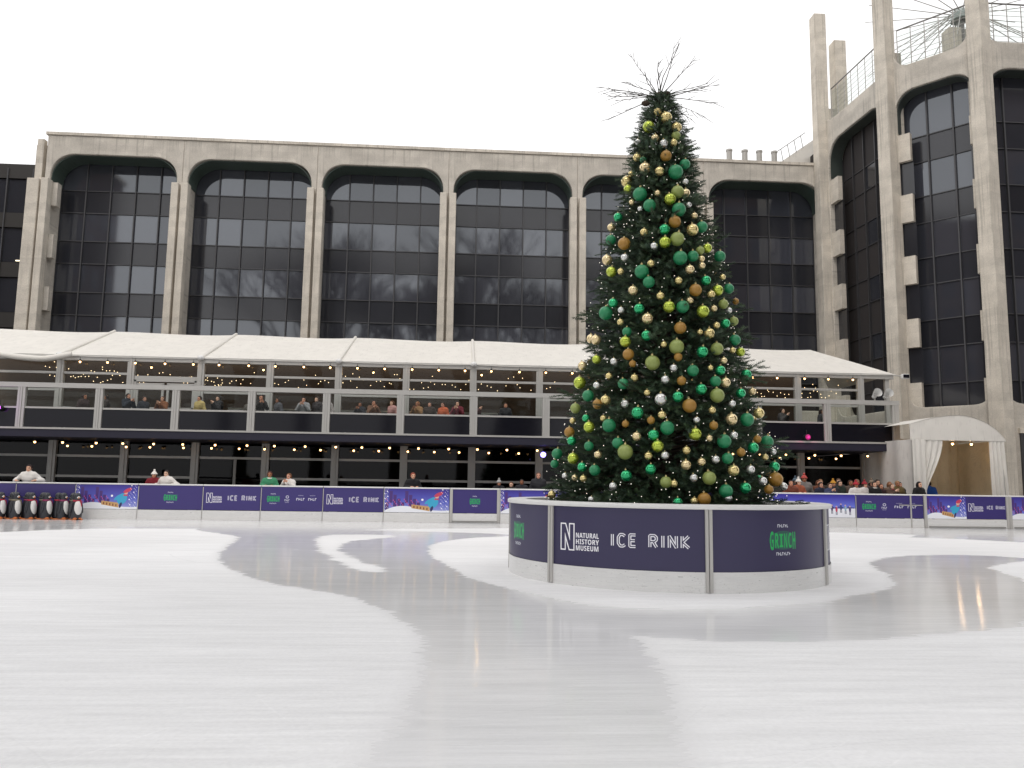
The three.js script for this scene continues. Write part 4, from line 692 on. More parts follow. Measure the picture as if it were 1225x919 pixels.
// ---------------------------------------------------------------- baubles: [x, height, z, diameter, kind], from the tree's axis
const BAUBLES = [
[-0.13,8.12,0.31,0.14,4],[0.0,7.98,0.39,0.2,4],[-0.29,7.83,0.31,0.21,2],[0.18,7.8,0.39,0.18,4],[-0.21,7.56,0.44,0.14,5],[-0.08,7.43,0.52,0.15,6],[0.09,7.46,0.51,0.13,4],
[0.15,7.61,0.46,0.16,3],[-0.45,7.59,0.19,0.12,6],[-0.06,7.18,0.58,0.19,7],[-0.49,7.26,0.28,0.15,4],[-0.42,7.16,0.42,0.11,0],[-0.4,6.98,0.49,0.2,5],[-0.19,6.87,0.64,0.16,4],
[0.08,6.86,0.66,0.25,0],[0.27,7.05,0.56,0.18,0],[-0.65,6.85,0.17,0.2,4],[-0.65,6.66,0.3,0.16,2],[-0.59,6.95,0.27,0.12,4],[0.24,6.69,0.66,0.11,6],[0.08,6.46,0.76,0.22,3],
[0.22,6.45,0.74,0.16,5],[-0.51,6.47,0.57,0.24,0],[-0.06,6.31,0.81,0.2,2],[-0.25,6.44,0.73,0.1,5],[-0.39,6.21,0.75,0.21,0],[-0.63,6.35,0.49,0.1,5],[0.07,6.11,0.87,0.23,0],
[-0.53,6.17,0.67,0.09,6],[0.26,6.23,0.79,0.1,6],[0.34,6.03,0.82,0.11,5],[-0.82,6.15,0.27,0.16,1],[-0.02,5.87,0.94,0.2,7],[-0.89,6.04,0.03,0.15,5],[-0.2,5.72,0.97,0.18,1],
[0.27,5.74,0.94,0.2,4],[0.46,5.83,0.84,0.19,0],[-0.51,5.7,0.85,0.13,4],[-0.95,5.73,0.28,0.18,0],[-0.8,5.55,0.66,0.21,7],[-0.21,5.48,1.03,0.19,2],[-0.01,5.54,1.04,0.23,3],
[-0.38,5.42,1.0,0.12,6],[0.51,5.43,0.94,0.16,2],[0.37,5.36,1.02,0.14,3],[0.38,5.21,1.05,0.11,5],[0.37,5.08,1.1,0.11,5],[0.23,5.24,1.09,0.18,0],[0.01,5.19,1.13,0.23,0],
[0.78,5.35,0.76,0.19,0],[-1.03,5.34,0.37,0.18,5],[-0.81,5.28,0.75,0.13,6],[-0.45,5.1,1.06,0.12,4],[-1.0,5.07,0.59,0.18,2],[-0.88,5.03,0.77,0.11,4],[-0.59,4.97,1.02,0.23,0],
[0.15,4.99,1.17,0.15,5],[-0.5,4.77,1.12,0.19,0],[-0.05,4.78,1.23,0.12,4],[0.42,4.82,1.14,0.16,1],[0.22,4.63,1.23,0.2,7],[0.63,4.68,1.07,0.18,2],[0.89,4.77,0.85,0.17,0],
[0.49,4.58,1.17,0.13,4],[0.77,4.95,0.91,0.1,4],[-0.73,4.65,1.01,0.16,5],[-0.34,4.52,1.22,0.13,4],[-1.01,4.48,0.79,0.16,1],[-0.91,4.33,0.94,0.11,6],[-0.66,4.32,1.13,0.17,1],
[-1.11,4.33,0.68,0.23,0],[-0.22,4.33,1.28,0.19,2],[-0.01,4.33,1.31,0.2,0],[0.32,4.27,1.28,0.2,2],[0.11,4.44,1.29,0.11,5],[0.52,4.34,1.2,0.11,5],[0.72,4.45,1.07,0.16,3],
[1.05,4.59,0.71,0.11,7],[0.83,4.36,1.01,0.1,6],[0.92,4.19,0.97,0.15,3],[-0.55,4.14,1.22,0.18,5],[-0.93,4.12,0.98,0.11,4],[-0.07,3.97,1.37,0.19,7],[0.4,3.9,1.33,0.17,4],
[-0.58,3.85,1.28,0.17,1],[-0.85,3.94,1.09,0.15,0],[-0.88,3.77,1.12,0.18,2],[-1.31,3.93,0.44,0.16,5],[-1.26,3.88,0.62,0.17,5],[0.72,4.11,1.15,0.15,1],[0.54,4.05,1.26,0.11,4],
[0.24,3.91,1.37,0.09,4],[0.89,3.85,1.09,0.18,0],[-0.15,3.65,1.44,0.23,3],[-0.34,3.69,1.4,0.1,4],[0.25,3.58,1.44,0.18,1],[0.51,3.65,1.35,0.2,3],[-0.85,3.55,1.2,0.18,7],
[-0.14,3.48,1.48,0.13,7],[-0.8,3.39,1.27,0.11,7],[-1.27,3.53,0.73,0.15,2],[-1.05,3.45,1.06,0.12,6],[-0.52,3.39,1.41,0.23,3],[-0.22,3.3,1.51,0.12,6],[0.07,3.26,1.54,0.18,0],
[0.36,3.32,1.48,0.09,4],[0.53,3.29,1.43,0.16,1],[0.61,3.46,1.36,0.11,5],[0.81,3.66,1.2,0.1,4],[0.99,3.66,1.05,0.15,2],[-1.44,3.47,0.37,0.16,5],[-1.5,3.17,0.45,0.21,2],
[-1.13,3.21,1.06,0.11,4],[-0.79,3.15,1.36,0.12,4],[-0.36,3.11,1.54,0.13,6],[-1.3,3.07,0.93,0.12,6],[-0.95,3.06,1.28,0.17,0],[-0.12,3.09,1.58,0.14,7],[0.59,3.09,1.48,0.16,5],
[0.42,3.1,1.53,0.17,0],[0.17,2.96,1.62,0.17,1],[-0.63,2.9,1.51,0.1,4],[0.42,2.87,1.6,0.22,3],[1.06,3.28,1.1,0.17,1],[0.86,2.94,1.39,0.15,1],[1.13,3.0,1.15,0.12,5],
[-1.42,2.91,0.82,0.19,0],[-1.2,2.81,1.15,0.16,4],[-1.31,2.75,1.07,0.16,7],[-0.95,2.73,1.4,0.13,6],[-1.59,2.72,0.6,0.17,3],[-0.45,2.79,1.62,0.19,6],[-0.2,2.83,1.66,0.17,1],
[-0.04,2.69,1.71,0.21,7],[0.31,2.63,1.69,0.11,4],[0.66,2.75,1.56,0.11,6],[1.19,2.64,1.25,0.17,4],[-0.79,2.58,1.55,0.19,1],[-0.45,2.54,1.68,0.13,4],[-0.61,2.46,1.65,0.12,7],
[-0.96,2.41,1.49,0.11,7],[-1.25,2.51,1.23,0.1,4],[-1.47,2.53,0.94,0.13,1],[-1.64,2.51,0.64,0.1,4],[0.62,2.5,1.64,0.18,5],[0.91,2.51,1.5,0.21,0],[0.05,2.47,1.76,0.1,6],
[0.31,2.39,1.75,0.13,7],[-1.18,2.39,1.33,0.21,0],[-1.44,2.38,1.05,0.18,2],[-0.39,2.34,1.75,0.21,0],[-0.59,2.23,1.72,0.17,1],[0.01,2.25,1.81,0.19,2],[-0.82,2.21,1.62,0.14,5],
[0.22,2.19,1.82,0.1,5],[0.63,2.25,1.7,0.12,6],[-1.69,2.32,0.63,0.17,7],[-1.67,2.17,0.76,0.15,1],[0.45,2.15,1.79,0.21,0],[1.29,2.18,1.3,0.2,0],[1.07,2.21,1.48,0.12,7],
[0.96,2.07,1.59,0.17,1],[-1.46,2.07,1.16,0.15,0],[-1.08,2.11,1.5,0.17,0],[-0.54,2.06,1.77,0.18,2],[-0.99,1.97,1.61,0.23,3],[0.72,1.99,1.74,0.13,7],[-1.35,1.93,1.33,0.12,5],
[-1.85,1.97,0.34,0.18,0],[-1.89,1.8,0.34,0.14,0],[-1.67,1.88,0.92,0.18,2],[-0.14,2.0,1.87,0.12,4],[-0.68,1.91,1.77,0.12,4],[-0.45,1.92,1.84,0.12,6],[0.07,1.83,1.91,0.12,5],
[0.29,1.87,1.88,0.12,6],[0.48,1.89,1.84,0.17,0],[-0.16,1.78,1.91,0.15,5],[0.56,1.71,1.85,0.17,4],[0.86,1.73,1.73,0.13,6],[-1.56,1.74,1.14,0.15,1],[-1.4,1.69,1.34,0.17,0],
[-0.66,1.71,1.82,0.16,1],[-1.66,1.57,1.05,0.1,5],[-1.55,1.56,1.2,0.11,4],[-1.78,1.6,0.81,0.1,6],[-0.99,1.61,1.68,0.17,1],[-0.06,1.59,1.95,0.12,6],[0.17,1.59,1.94,0.2,3],
[-0.46,1.52,1.91,0.17,3],[-0.35,1.5,1.94,0.11,4],[-1.17,1.45,1.6,0.12,6],[0.74,1.45,1.83,0.17,1],[0.41,1.4,1.95,0.2,0],[1.38,1.59,1.38,0.22,7],[1.08,1.56,1.63,0.13,6],
[1.57,1.48,1.2,0.13,6],[1.18,1.43,1.6,0.14,7],[-1.95,1.29,0.5,0.13,4],[0.07,1.28,2.01,0.19,7],[-0.08,1.25,2.02,0.11,4],[-0.31,1.23,1.99,0.14,1],[-1.46,1.24,1.39,0.1,6],
[0.44,1.3,1.96,0.11,6],[1.39,1.79,1.32,0.16,1],[1.18,1.93,1.49,0.1,4],[1.41,2.03,1.23,0.1,6]
];
{
  const satin = (r, g, b) => new THREE.MeshPhysicalMaterial({ color: lin(r, g, b), roughness: 0.42, metalness: 0.15, clearcoat: 0.25, clearcoatRoughness: 0.3 });
  const gloss = (r, g, b, ro = 0.16) => new THREE.MeshPhysicalMaterial({ color: lin(r, g, b), roughness: ro, metalness: 0.72, clearcoat: 0.6, clearcoatRoughness: 0.06 });
  const KIND = [['matte emerald green', satin(0.015, 0.225, 0.09)], ['shiny emerald green', gloss(0.015, 0.42, 0.16)], ['shiny lime green', gloss(0.46, 0.56, 0.06, 0.26)], ['matte olive green', satin(0.27, 0.33, 0.09)], ['shiny gold', gloss(0.74, 0.6, 0.26)], ['shiny champagne', gloss(0.8, 0.64, 0.36)], ['shiny silver', gloss(0.72, 0.72, 0.7)], ['matte amber', satin(0.36, 0.19, 0.03)]];
  const ball = new THREE.SphereGeometry(0.5, 26, 18), cap = mergeGeometries([new THREE.CylinderGeometry(0.085, 0.095, 0.1, 10).translate(0, 0.53, 0), new THREE.TorusGeometry(0.05, 0.014, 5, 10).translate(0, 0.61, 0)].map(plain));
  const capM = std(0.6, 0.5, 0.25, 0.3, 0.9);
  const all = BAUBLES.slice();
  for (let i = 0; i < 60; i++) { const h = 1.2 + 6.8 * Math.pow(rnd(), 1.3), a = Math.PI + rr(-1.35, 1.35), r = radiusAt(h) * 0.93; all.push([Math.sin(a - 0.25) * r, h, Math.cos(a - 0.25) * r, rr(0.1, 0.15), Math.floor(rnd() * 8)]); }
  const same = {};
  for (const [x, h, z, d, k] of all) {
    const size = d > 0.2 ? 'large' : d > 0.135 ? 'medium' : 'small';
    const side = z < -0.35 ? 'far side' : x + 0.25 * z < -0.45 ? 'left side' : x + 0.25 * z > 0.85 ? 'right side' : 'middle', zone = h > 6 ? 'near the top' : h > 4.2 ? 'in the upper half' : h > 2.6 ? 'in the lower half' : 'near the base';
    const o = shade(new THREE.Mesh(ball, KIND[k][1])); o.name = numbered('bauble'); o.position.set(TC[0] + x * 1.03, h, TC[2] + z * 1.03); o.scale.setScalar(d * 1.02); o.rotation.set(rr(-0.2, 0.2), rnd() * 6, rr(-0.2, 0.2));
    const label = `${size} ${KIND[k][0]} bauble ${zone} of the tree, ${side}`; (same[label] ??= []).push(o);
    o.userData = { label, category: 'bauble', group: `${size} ${KIND[k][0]} baubles ${zone}, ${side}` };
    scene.add(o);
    part(o, 'cap', cap, capM);
  }
  for (const [label, os] of Object.entries(same)) {           // those alike in the same part of the tree, told apart by height
    if (os.length < 2 || label.endsWith('far side')) continue;
    os.sort((a, b) => b.position.y - a.position.y).forEach((o, i) => { o.userData.label = label + (os.length === 2 ? [', upper one', ', lower one'][i] : i === os.length - 1 ? ', lowest' : [', highest', ', second highest', ', third highest', ', fourth highest', ', fifth highest'][i] ?? ''); });
  }
}
// ---------------------------------------------------------------- white entrance tent at right
{
  const t = thing('entrance_tent', 'white curved-roof entrance tent with tied curtains at the right', 'tent', [20.1, 0, -31]);
  const prof = [[-2.0, 3.42], [-2.0, 4.02], [-1.3, 4.22], [-0.5, 4.36], [0.25, 4.38], [0.95, 4.2], [1.55, 3.86], [1.95, 3.42]];
  const sh = new THREE.Shape(prof.map(p => new THREE.Vector2(...p))); sh.lineTo(-2.0, 3.36);
  const gable = new THREE.Shape(); gable.moveTo(-2.0, 3.4); const cv = new THREE.SplineCurve(prof.slice(1).map(p => new THREE.Vector2(...p))); for (const p of cv.getPoints(26)) gable.lineTo(p.x, p.y); gable.lineTo(1.95, 3.4);
  part(t, 'gable', new THREE.ExtrudeGeometry(gable, { depth: 0.04, bevelEnabled: true, bevelSize: 0.02, bevelThickness: 0.02, bevelSegments: 2 }), M.canopy);
  const rp = [], ru = [], ri = [], ps = cv.getPoints(26);
  ps.forEach((p, i) => { for (let j = 0; j < 2; j++) { rp.push(p.x, p.y + 0.02, j ? -4 : 0.08); ru.push(p.x, j * 4); } if (i) { const a = (i - 1) * 2; ri.push(a, a + 2, a + 1, a + 1, a + 2, a + 3); } });
  const rg = new THREE.BufferGeometry(); rg.setAttribute('position', new THREE.Float32BufferAttribute(rp, 3)); rg.setAttribute('uv', new THREE.Float32BufferAttribute(ru, 2)); rg.setIndex(ri); rg.computeVertexNormals();
  part(t, 'roof', rg, M.canopy);
  for (const x of [-1.92, 1.86]) for (const z of [-0.05, -3.9]) part(t, 'pole', bar(V3(x, 0.02, z), V3(x, 3.42, z), 0.045, 0.045, 8), M.alu);
  const beige = new THREE.MeshStandardMaterial({ map: pvcMap, color: lin(0.98, 0.87, 0.66), bumpMap: pvcBump, bumpScale: 0.03, roughness: 0.75, side: THREE.DoubleSide });
  const cloth = (fn, nu, nv) => { const p = [], u = [], ix = []; for (let j = 0; j <= nv; j++) for (let i = 0; i <= nu; i++) { const q = fn(i / nu, j / nv); p.push(...q); u.push(i / nu * 3, q[1]); } for (let j = 0; j < nv; j++) for (let i = 0; i < nu; i++) { const a = j * (nu + 1) + i; ix.push(a, a + 1, a + nu + 2, a, a + nu + 2, a + nu + 1); } const g = new THREE.BufferGeometry(); g.setAttribute('position', new THREE.Float32BufferAttribute(p, 3)); g.setAttribute('uv', new THREE.Float32BufferAttribute(u, 2)); g.setIndex(ix); g.computeVertexNormals(); return g; };
  const wc = M.canopy.clone(); wc.side = THREE.DoubleSide;
  // left curtain gathered to the pole, right curtain hanging wider towards the ground
  part(t, 'curtain', cloth((u, v) => { const y = 3.42 - 3.38 * v, w = 1.05 * (1 - 0.86 * smooth(0, 0.8, v)) + 0.2 * smooth(0.8, 1, v); return [-1.75 + u * w, y, 0.02 + 0.07 * Math.sin(u * 26 + v * 2) * (0.4 + 0.6 * v)]; }, 60, 24), wc);
  part(t, 'curtain', cloth((u, v) => { const y = 3.42 - 3.38 * v, w = 0.62 + 0.1 * v; return [1.9 + 0.12 * v - u * w, y, 0.02 + 0.06 * Math.sin(u * 24 + v) * (0.5 + 0.5 * v)]; }, 50, 20), wc);
  part(t, 'side_cloth', cloth((u, v) => [-1.96 + 0.04 * Math.sin(u * 20), 3.42 - 3.38 * v, -4 * u], 40, 6), wc);
  part(t, 'side_cloth', cloth((u, v) => [1.9 + 0.04 * Math.sin(u * 20), 3.42 - 3.38 * v, -4 * u], 40, 6), beige);
  part(t, 'back_cloth', cloth((u, v) => [-0.95 + 2.9 * u, 3.6 - 3.56 * v, -3.0 + 0.06 * Math.sin(u * 17) + 0.03 * Math.sin(u * 41 + v)], 60, 8), beige);
  part(t, 'front_beam', bx(3.85, 0.08, 0.08), M.alu, [0, 3.42, -0.08]);
  part(t, 'left_valance', cloth((u, v) => [-2.0 + 0.5 * u, 3.42 - 3.36 * v, 0.1 + 0.02 * Math.sin(u * 14)], 14, 4), wc);
  for (const [x, w] of [[-0.95, 'left'], [0.0, 'middle'], [0.8, 'right']]) {
    const l = thing('tent_lamp', `warm lamp inside the entrance tent, ${w} of the three`, 'lamp', [20.1 + x, 3.28, -31.4], 'lamps inside the entrance tent');
    part(l, 'bulb', new THREE.SphereGeometry(0.05, 10, 8), M.bulb); part(l, 'lamp_holder', new THREE.CylinderGeometry(0.03, 0.045, 0.1, 8).translate(0, 0.08, 0), M.black);
    const pl = new THREE.PointLight(0xffd2a0, 0.3); pl.shadow.radius = 3; pl.position.set(0, -0.08, 0); pl.castShadow = true; l.add(pl);
  }
}

// ---------------------------------------------------------------- bodies from distance fields
function surfaceNet(f, lo, hi, c) {
  const nx = Math.ceil((hi[0] - lo[0]) / c) + 1, ny = Math.ceil((hi[1] - lo[1]) / c) + 1, nz = Math.ceil((hi[2] - lo[2]) / c) + 1;
  const F = new Float32Array(nx * ny * nz), I = (i, j, k) => (k * ny + j) * nx + i;
  for (let k = 0; k < nz; k++) for (let j = 0; j < ny; j++) for (let i = 0; i < nx; i++) F[I(i, j, k)] = f(lo[0] + i * c, lo[1] + j * c, lo[2] + k * c);
  const id = new Int32Array(nx * ny * nz).fill(-1), pos = [], idx = [];
  const E = [[0, 1], [0, 2], [0, 4], [1, 3], [1, 5], [2, 3], [2, 6], [3, 7], [4, 5], [4, 6], [5, 7], [6, 7]];
  for (let k = 0; k < nz - 1; k++) for (let j = 0; j < ny - 1; j++) for (let i = 0; i < nx - 1; i++) {
    const v = []; let neg = 0; for (let n = 0; n < 8; n++) { const q = F[I(i + (n & 1), j + (n >> 1 & 1), k + (n >> 2))]; v.push(q); if (q < 0) neg++; }
    if (neg === 0 || neg === 8) continue;
    let x = 0, y = 0, z = 0, m = 0;
    for (const [a, b] of E) if ((v[a] < 0) !== (v[b] < 0)) { const t = v[a] / (v[a] - v[b]); x += (a & 1) + t * ((b & 1) - (a & 1)); y += (a >> 1 & 1) + t * ((b >> 1 & 1) - (a >> 1 & 1)); z += (a >> 2) + t * ((b >> 2) - (a >> 2)); m++; }
    id[I(i, j, k)] = pos.length / 3; pos.push(lo[0] + (i + x / m) * c, lo[1] + (j + y / m) * c, lo[2] + (k + z / m) * c);
  }
  const quad = (a, b, d, e, flip) => { if (a < 0 || b < 0 || d < 0 || e < 0) return; flip ? idx.push(a, d, b, a, e, d) : idx.push(a, b, d, a, d, e); };
  for (let k = 1; k < nz - 1; k++) for (let j = 1; j < ny - 1; j++) for (let i = 1; i < nx - 1; i++) {
    const s = F[I(i, j, k)] < 0;
    if (s !== F[I(i + 1, j, k)] < 0) quad(id[I(i, j - 1, k - 1)], id[I(i, j, k - 1)], id[I(i, j, k)], id[I(i, j - 1, k)], !s);
    if (s !== F[I(i, j + 1, k)] < 0) quad(id[I(i - 1, j, k - 1)], id[I(i - 1, j, k)], id[I(i, j, k)], id[I(i, j, k - 1)], !s);
    if (s !== F[I(i, j, k + 1)] < 0) quad(id[I(i - 1, j - 1, k)], id[I(i, j - 1, k)], id[I(i, j, k)], id[I(i - 1, j, k)], !s);
  }
  const g = new THREE.BufferGeometry(); g.setAttribute('position', new THREE.Float32BufferAttribute(pos, 3)); g.setIndex(idx); g.computeVertexNormals();
  g.setAttribute('uv', new THREE.Float32BufferAttribute(new Float32Array(pos.length / 3 * 2), 2)); return g;
}
const smin = (a, b, k) => { const h = clamp(0.5 + 0.5 * (b - a) / k, 0, 1); return b + (a - b) * h - k * h * (1 - h); };
function capsule(x, y, z, a, b, ra, rb) { const dx = b[0] - a[0], dy = b[1] - a[1], dz = b[2] - a[2], t = clamp(((x - a[0]) * dx + (y - a[1]) * dy + (z - a[2]) * dz) / (dx * dx + dy * dy + dz * dz), 0, 1); return Math.hypot(x - a[0] - t * dx, y - a[1] - t * dy, z - a[2] - t * dz) - ra - (rb - ra) * t; }
const ball = (x, y, z, c, r) => { const k = Math.hypot((x - c[0]) / r[0], (y - c[1]) / r[1], (z - c[2]) / r[2]); return (k - 1) * Math.min(...r); };
const field = (bones, k, grow = 0) => (x, y, z) => { let d = 9; for (const [a, b, ra, rb] of bones) d = smin(d, capsule(x, y, z, a, b, ra, rb), k); return d - grow; };

// people: facing +z, feet at y = 0, 1.72 m tall
const POSES = {
  lean: { el: [0.3, 1.16, 0.1], ha: [0.12, 1.21, 0.36], tilt: 0.1 },
  stand: { el: [0.27, 1.12, -0.03], ha: [0.25, 0.88, 0.09], tilt: 0 },
  photo: { el: [0.26, 1.17, 0.14], ha: [0.06, 1.42, 0.3], tilt: 0.02 },
  akimbo: { el: [0.42, 1.2, 0.02], ha: [0.3, 1.21, 0.28], tilt: 0.08 },
};
const figures = {};
function figure(pose) {
  if (figures[pose]) return figures[pose];
  const P = POSES[pose], mx = ([x, y, z], s) => [x * s, y, z], tz = P.tilt;
  const legs = [-1, 1].flatMap(s => [[[0.09 * s, 0.93, 0], [0.1 * s, 0.5, 0.015], 0.088, 0.058], [[0.1 * s, 0.5, 0.015], [0.1 * s, 0.09, -0.02], 0.056, 0.038], [[0.1 * s, 0.045, -0.03], [0.11 * s, 0.035, 0.12], 0.042, 0.034]]);
  const trunk = [[[-0.07, 0.97, 0], [0.07, 0.97, 0], 0.12, 0.12], [[0, 1.0, 0], [0, 1.2, tz * 0.4], 0.125, 0.13], [[-0.08, 1.3, tz * 0.7], [0.08, 1.3, tz * 0.7], 0.125, 0.125], [[-0.14, 1.41, tz], [0.14, 1.41, tz], 0.065, 0.065], [[0, 1.42, tz], [0, 1.53, tz + 0.02], 0.058, 0.052]];
  const arms = [-1, 1].flatMap(s => [[[0.185 * s, 1.4, tz], mx(P.el, s), 0.056, 0.043], [mx(P.el, s), mx(P.ha, s), 0.042, 0.028]]);
  const palms = [-1, 1].map(s => { const h = mx(P.ha, s), e = mx(P.el, s), l = Math.hypot(h[0] - e[0], h[1] - e[1], h[2] - e[2]), d = h.map((v, i) => (v - e[i]) / l); return { h, d, s, bone: [h, h.map((v, i) => v + d[i] * 0.06), 0.03, 0.036] }; });
  const bodyF = field([...legs, ...trunk, ...arms, ...palms.map(p => p.bone)], 0.045);
  const box = [[-0.56, -0.06, -0.3], [0.56, 1.6, 0.62]];
  const body = surfaceNet(bodyF, ...box, 0.026);
  const hc = [0, 1.605, tz + 0.035];
  const headF = (x, y, z) => {
    let d = smin(ball(x, y, z, [hc[0], hc[1] + 0.02, hc[2] - 0.008], [0.078, 0.098, 0.096]), ball(x, y, z, [hc[0], hc[1] - 0.045, hc[2] + 0.02], [0.056, 0.07, 0.068]), 0.03);
    d = smin(d, capsule(x, y, z, [0, hc[1] + 0.012, hc[2] + 0.088], [0, hc[1] - 0.022, hc[2] + 0.102], 0.009, 0.014), 0.012);
    for (const s of [-1, 1]) { d = smin(d, ball(x, y, z, [s * 0.08, hc[1] - 0.005, hc[2] - 0.005], [0.011, 0.03, 0.02]), 0.008); d = Math.max(d, -ball(x, y, z, [s * 0.031, hc[1] + 0.012, hc[2] + 0.098], [0.017, 0.012, 0.016])); }
    return smin(d, capsule(x, y, z, [0, 1.46, tz], [0, 1.56, tz + 0.02], 0.053, 0.05), 0.03);
  };
  const head = surfaceNet(headF, [-0.11, 1.47, tz - 0.1], [0.11, 1.75, tz + 0.17], 0.0125);
  const paint = (g, fn) => { const p = g.attributes.position, c = []; for (let i = 0; i < p.count; i++) c.push(...fn(p.getX(i), p.getY(i), p.getZ(i))); g.setAttribute('color', new THREE.Float32BufferAttribute(c, 3)); return g.index ? g.toNonIndexed() : g; };
  const one = () => [1, 1, 1];
  const pieces = [paint(body, one), paint(head, (x, y, z) => {
    if (z > hc[2] + 0.05) { if (Math.abs(Math.abs(x) - 0.031) < 0.015 && Math.abs(y - hc[1] - 0.012) < 0.01) return [0.1, 0.09, 0.09]; if (Math.abs(Math.abs(x) - 0.031) < 0.022 && Math.abs(y - hc[1] - 0.036) < 0.008) return [0.3, 0.22, 0.18]; if (Math.abs(x) < 0.026 && Math.abs(y - hc[1] + 0.057) < 0.009) return [0.85, 0.42, 0.42]; }
    return [1, 1, 1];
  })];
  for (const { h, d, s } of palms) {
    const side = V3(1, 0, 0).addScaledVector(V3(...d), -d[0]).normalize(), down = V3(0, -1, 0).addScaledVector(V3(...d), d[1]).normalize();
    for (let i = 0; i < 5; i++) {
      const thumb = i === 4, o = V3(...h).addScaledVector(V3(...d), thumb ? 0.03 : 0.085).addScaledVector(side, thumb ? -s * 0.032 : (i - 1.5) * 0.018);
      const dir = V3(...d).addScaledVector(side, thumb ? -s * 0.8 : (i - 1.5) * 0.06).addScaledVector(down, 0.25).normalize(), L = [0.034, 0.04, 0.038, 0.03, 0.034][i];
      const k = o.clone().addScaledVector(dir, L), tip = k.clone().addScaledVector(dir.clone().addScaledVector(down, 0.7).normalize(), L * 0.9);
      for (const [a, b, r] of [[o, k, 0.0095], [k, tip, 0.0085]]) { const g = plain(bar(a, b, r, r * 0.88, 6)); pieces.push(paint(g, one)); }
    }
  }
  const skin = mergeGeometries(pieces);
  const hem = 0.78;
  const coatB = [...trunk.slice(0, 4), [[0, 1.42, tz], [0, 1.47, tz + 0.01], 0.07, 0.07], ...arms, [[-0.08, 0.8, 0], [0.08, 0.8, 0], 0.125, 0.125]];
  const cf = field(coatB, 0.06, 0.027), coat = surfaceNet((x, y, z) => { let d = cf(x, y, z) + 0.004 * Math.sin(y * 60 + x * 9); for (const p of palms) { const w = (x - p.h[0]) * p.d[0] + (y - p.h[1]) * p.d[1] + (z - p.h[2]) * p.d[2]; if (Math.hypot(x - p.h[0], y - p.h[1], z - p.h[2]) < 0.12) d = Math.max(d, w + 0.004); } return Math.max(d, hem - y); }, ...box, 0.027);
  const tf = field([...legs.filter((_, i) => i % 3 < 2), trunk[0]], 0.04, 0.016), trousers = surfaceNet((x, y, z) => Math.max(tf(x, y, z), 0.1 - y, y - 0.98), [-0.3, 0.02, -0.25], [0.3, 1.05, 0.25], 0.027);
  const sf = field(legs.filter((_, i) => i % 3 === 2), 0.01, 0.014), shoes = surfaceNet((x, y, z) => Math.max(sf(x, y, z), -y), [-0.25, -0.05, -0.15], [0.25, 0.14, 0.22], 0.02);
  const hair = surfaceNet((x, y, z) => { const d = ball(x, y, z, [0, hc[1] + 0.028, hc[2] - 0.02], [0.094, 0.108, 0.108]); const face = Math.max(z - hc[2] - 0.035 - (y - hc[1] - 0.03) * 0.5 > 0 ? -1 : 1, 0); return Math.max(d, (z - hc[2] - 0.03) - Math.max(0, y - hc[1] - 0.055) * 2.2, hc[1] - 0.06 - y); }, [-0.13, 1.5, tz - 0.14], [0.13, 1.77, tz + 0.17], 0.014);
  const longHair = surfaceNet((x, y, z) => { const d = smin(ball(x, y, z, [0, hc[1] + 0.025, hc[2] - 0.022], [0.1, 0.11, 0.108]), capsule(x, y, z, [0, hc[1] - 0.03, hc[2] - 0.06], [0, hc[1] - 0.22, hc[2] - 0.08], 0.085, 0.075), 0.05); return Math.max(d, (z - hc[2] - 0.025) - Math.max(0, y - hc[1] - 0.055) * 2.2); }, [-0.14, 1.27, tz - 0.19], [0.14, 1.77, tz + 0.17], 0.015);
  const hat = mergeGeometries([plain(surfaceNet((x, y, z) => Math.max(ball(x, y, z, [0, hc[1] + 0.035, hc[2] - 0.012], [0.1, 0.125, 0.112]), hc[1] + 0.042 - y), [-0.14, 1.6, tz - 0.14], [0.14, 1.82, tz + 0.2], 0.014)), plain(new THREE.IcosahedronGeometry(0.042, 1).translate(0, hc[1] + 0.19, hc[2] - 0.012)), plain(new THREE.TorusGeometry(0.1, 0.02, 6, 20).rotateX(Math.PI / 2).scale(1, 1, 1.1).translate(0, hc[1] + 0.05, hc[2] - 0.012))]);
  const scarf = new THREE.TorusGeometry(0.078, 0.03, 7, 18).rotateX(Math.PI / 2 + 0.15).translate(0, 1.485, tz + 0.015);
  return figures[pose] = { skin, coat, trousers, shoes, hair, longHair, hat, scarf };
}
const clothM = {}; const cm = (c) => clothM[c] ??= new THREE.MeshStandardMaterial({ color: c, roughness: 0.85 });
const skins = ['#d8a88c', '#c98f72', '#e0b69c', '#a06a4c', '#d19c84'].map(c => new THREE.MeshStandardMaterial({ color: c, roughness: 0.6, vertexColors: true }));
let personN = 0;
function person(x, y, z, turn, h, pose, coat, top, topC, label, group, opt = {}) {
  const f = figure(pose), t = thing('person', label, 'person', [x, y, z], group); t.rotation.y = turn; t.scale.setScalar(h / 1.72);
  part(t, 'body', f.skin, skins[personN++ % 5]); part(t, 'coat', f.coat, cm(coat)); part(t, 'trousers', f.trousers, cm(opt.legs || '#22232a')); part(t, 'shoes', f.shoes, cm('#1a1716'));
  if (top === 'hat') { part(t, 'hair', f.longHair, cm('#3a2419')); part(t, 'hat', f.hat, cm(topC)); } else part(t, 'hair', top === 'long' ? f.longHair : f.hair, cm(topC));
  if (opt.scarf) part(t, 'scarf', f.scarf, cm(opt.scarf));
  return t;
}
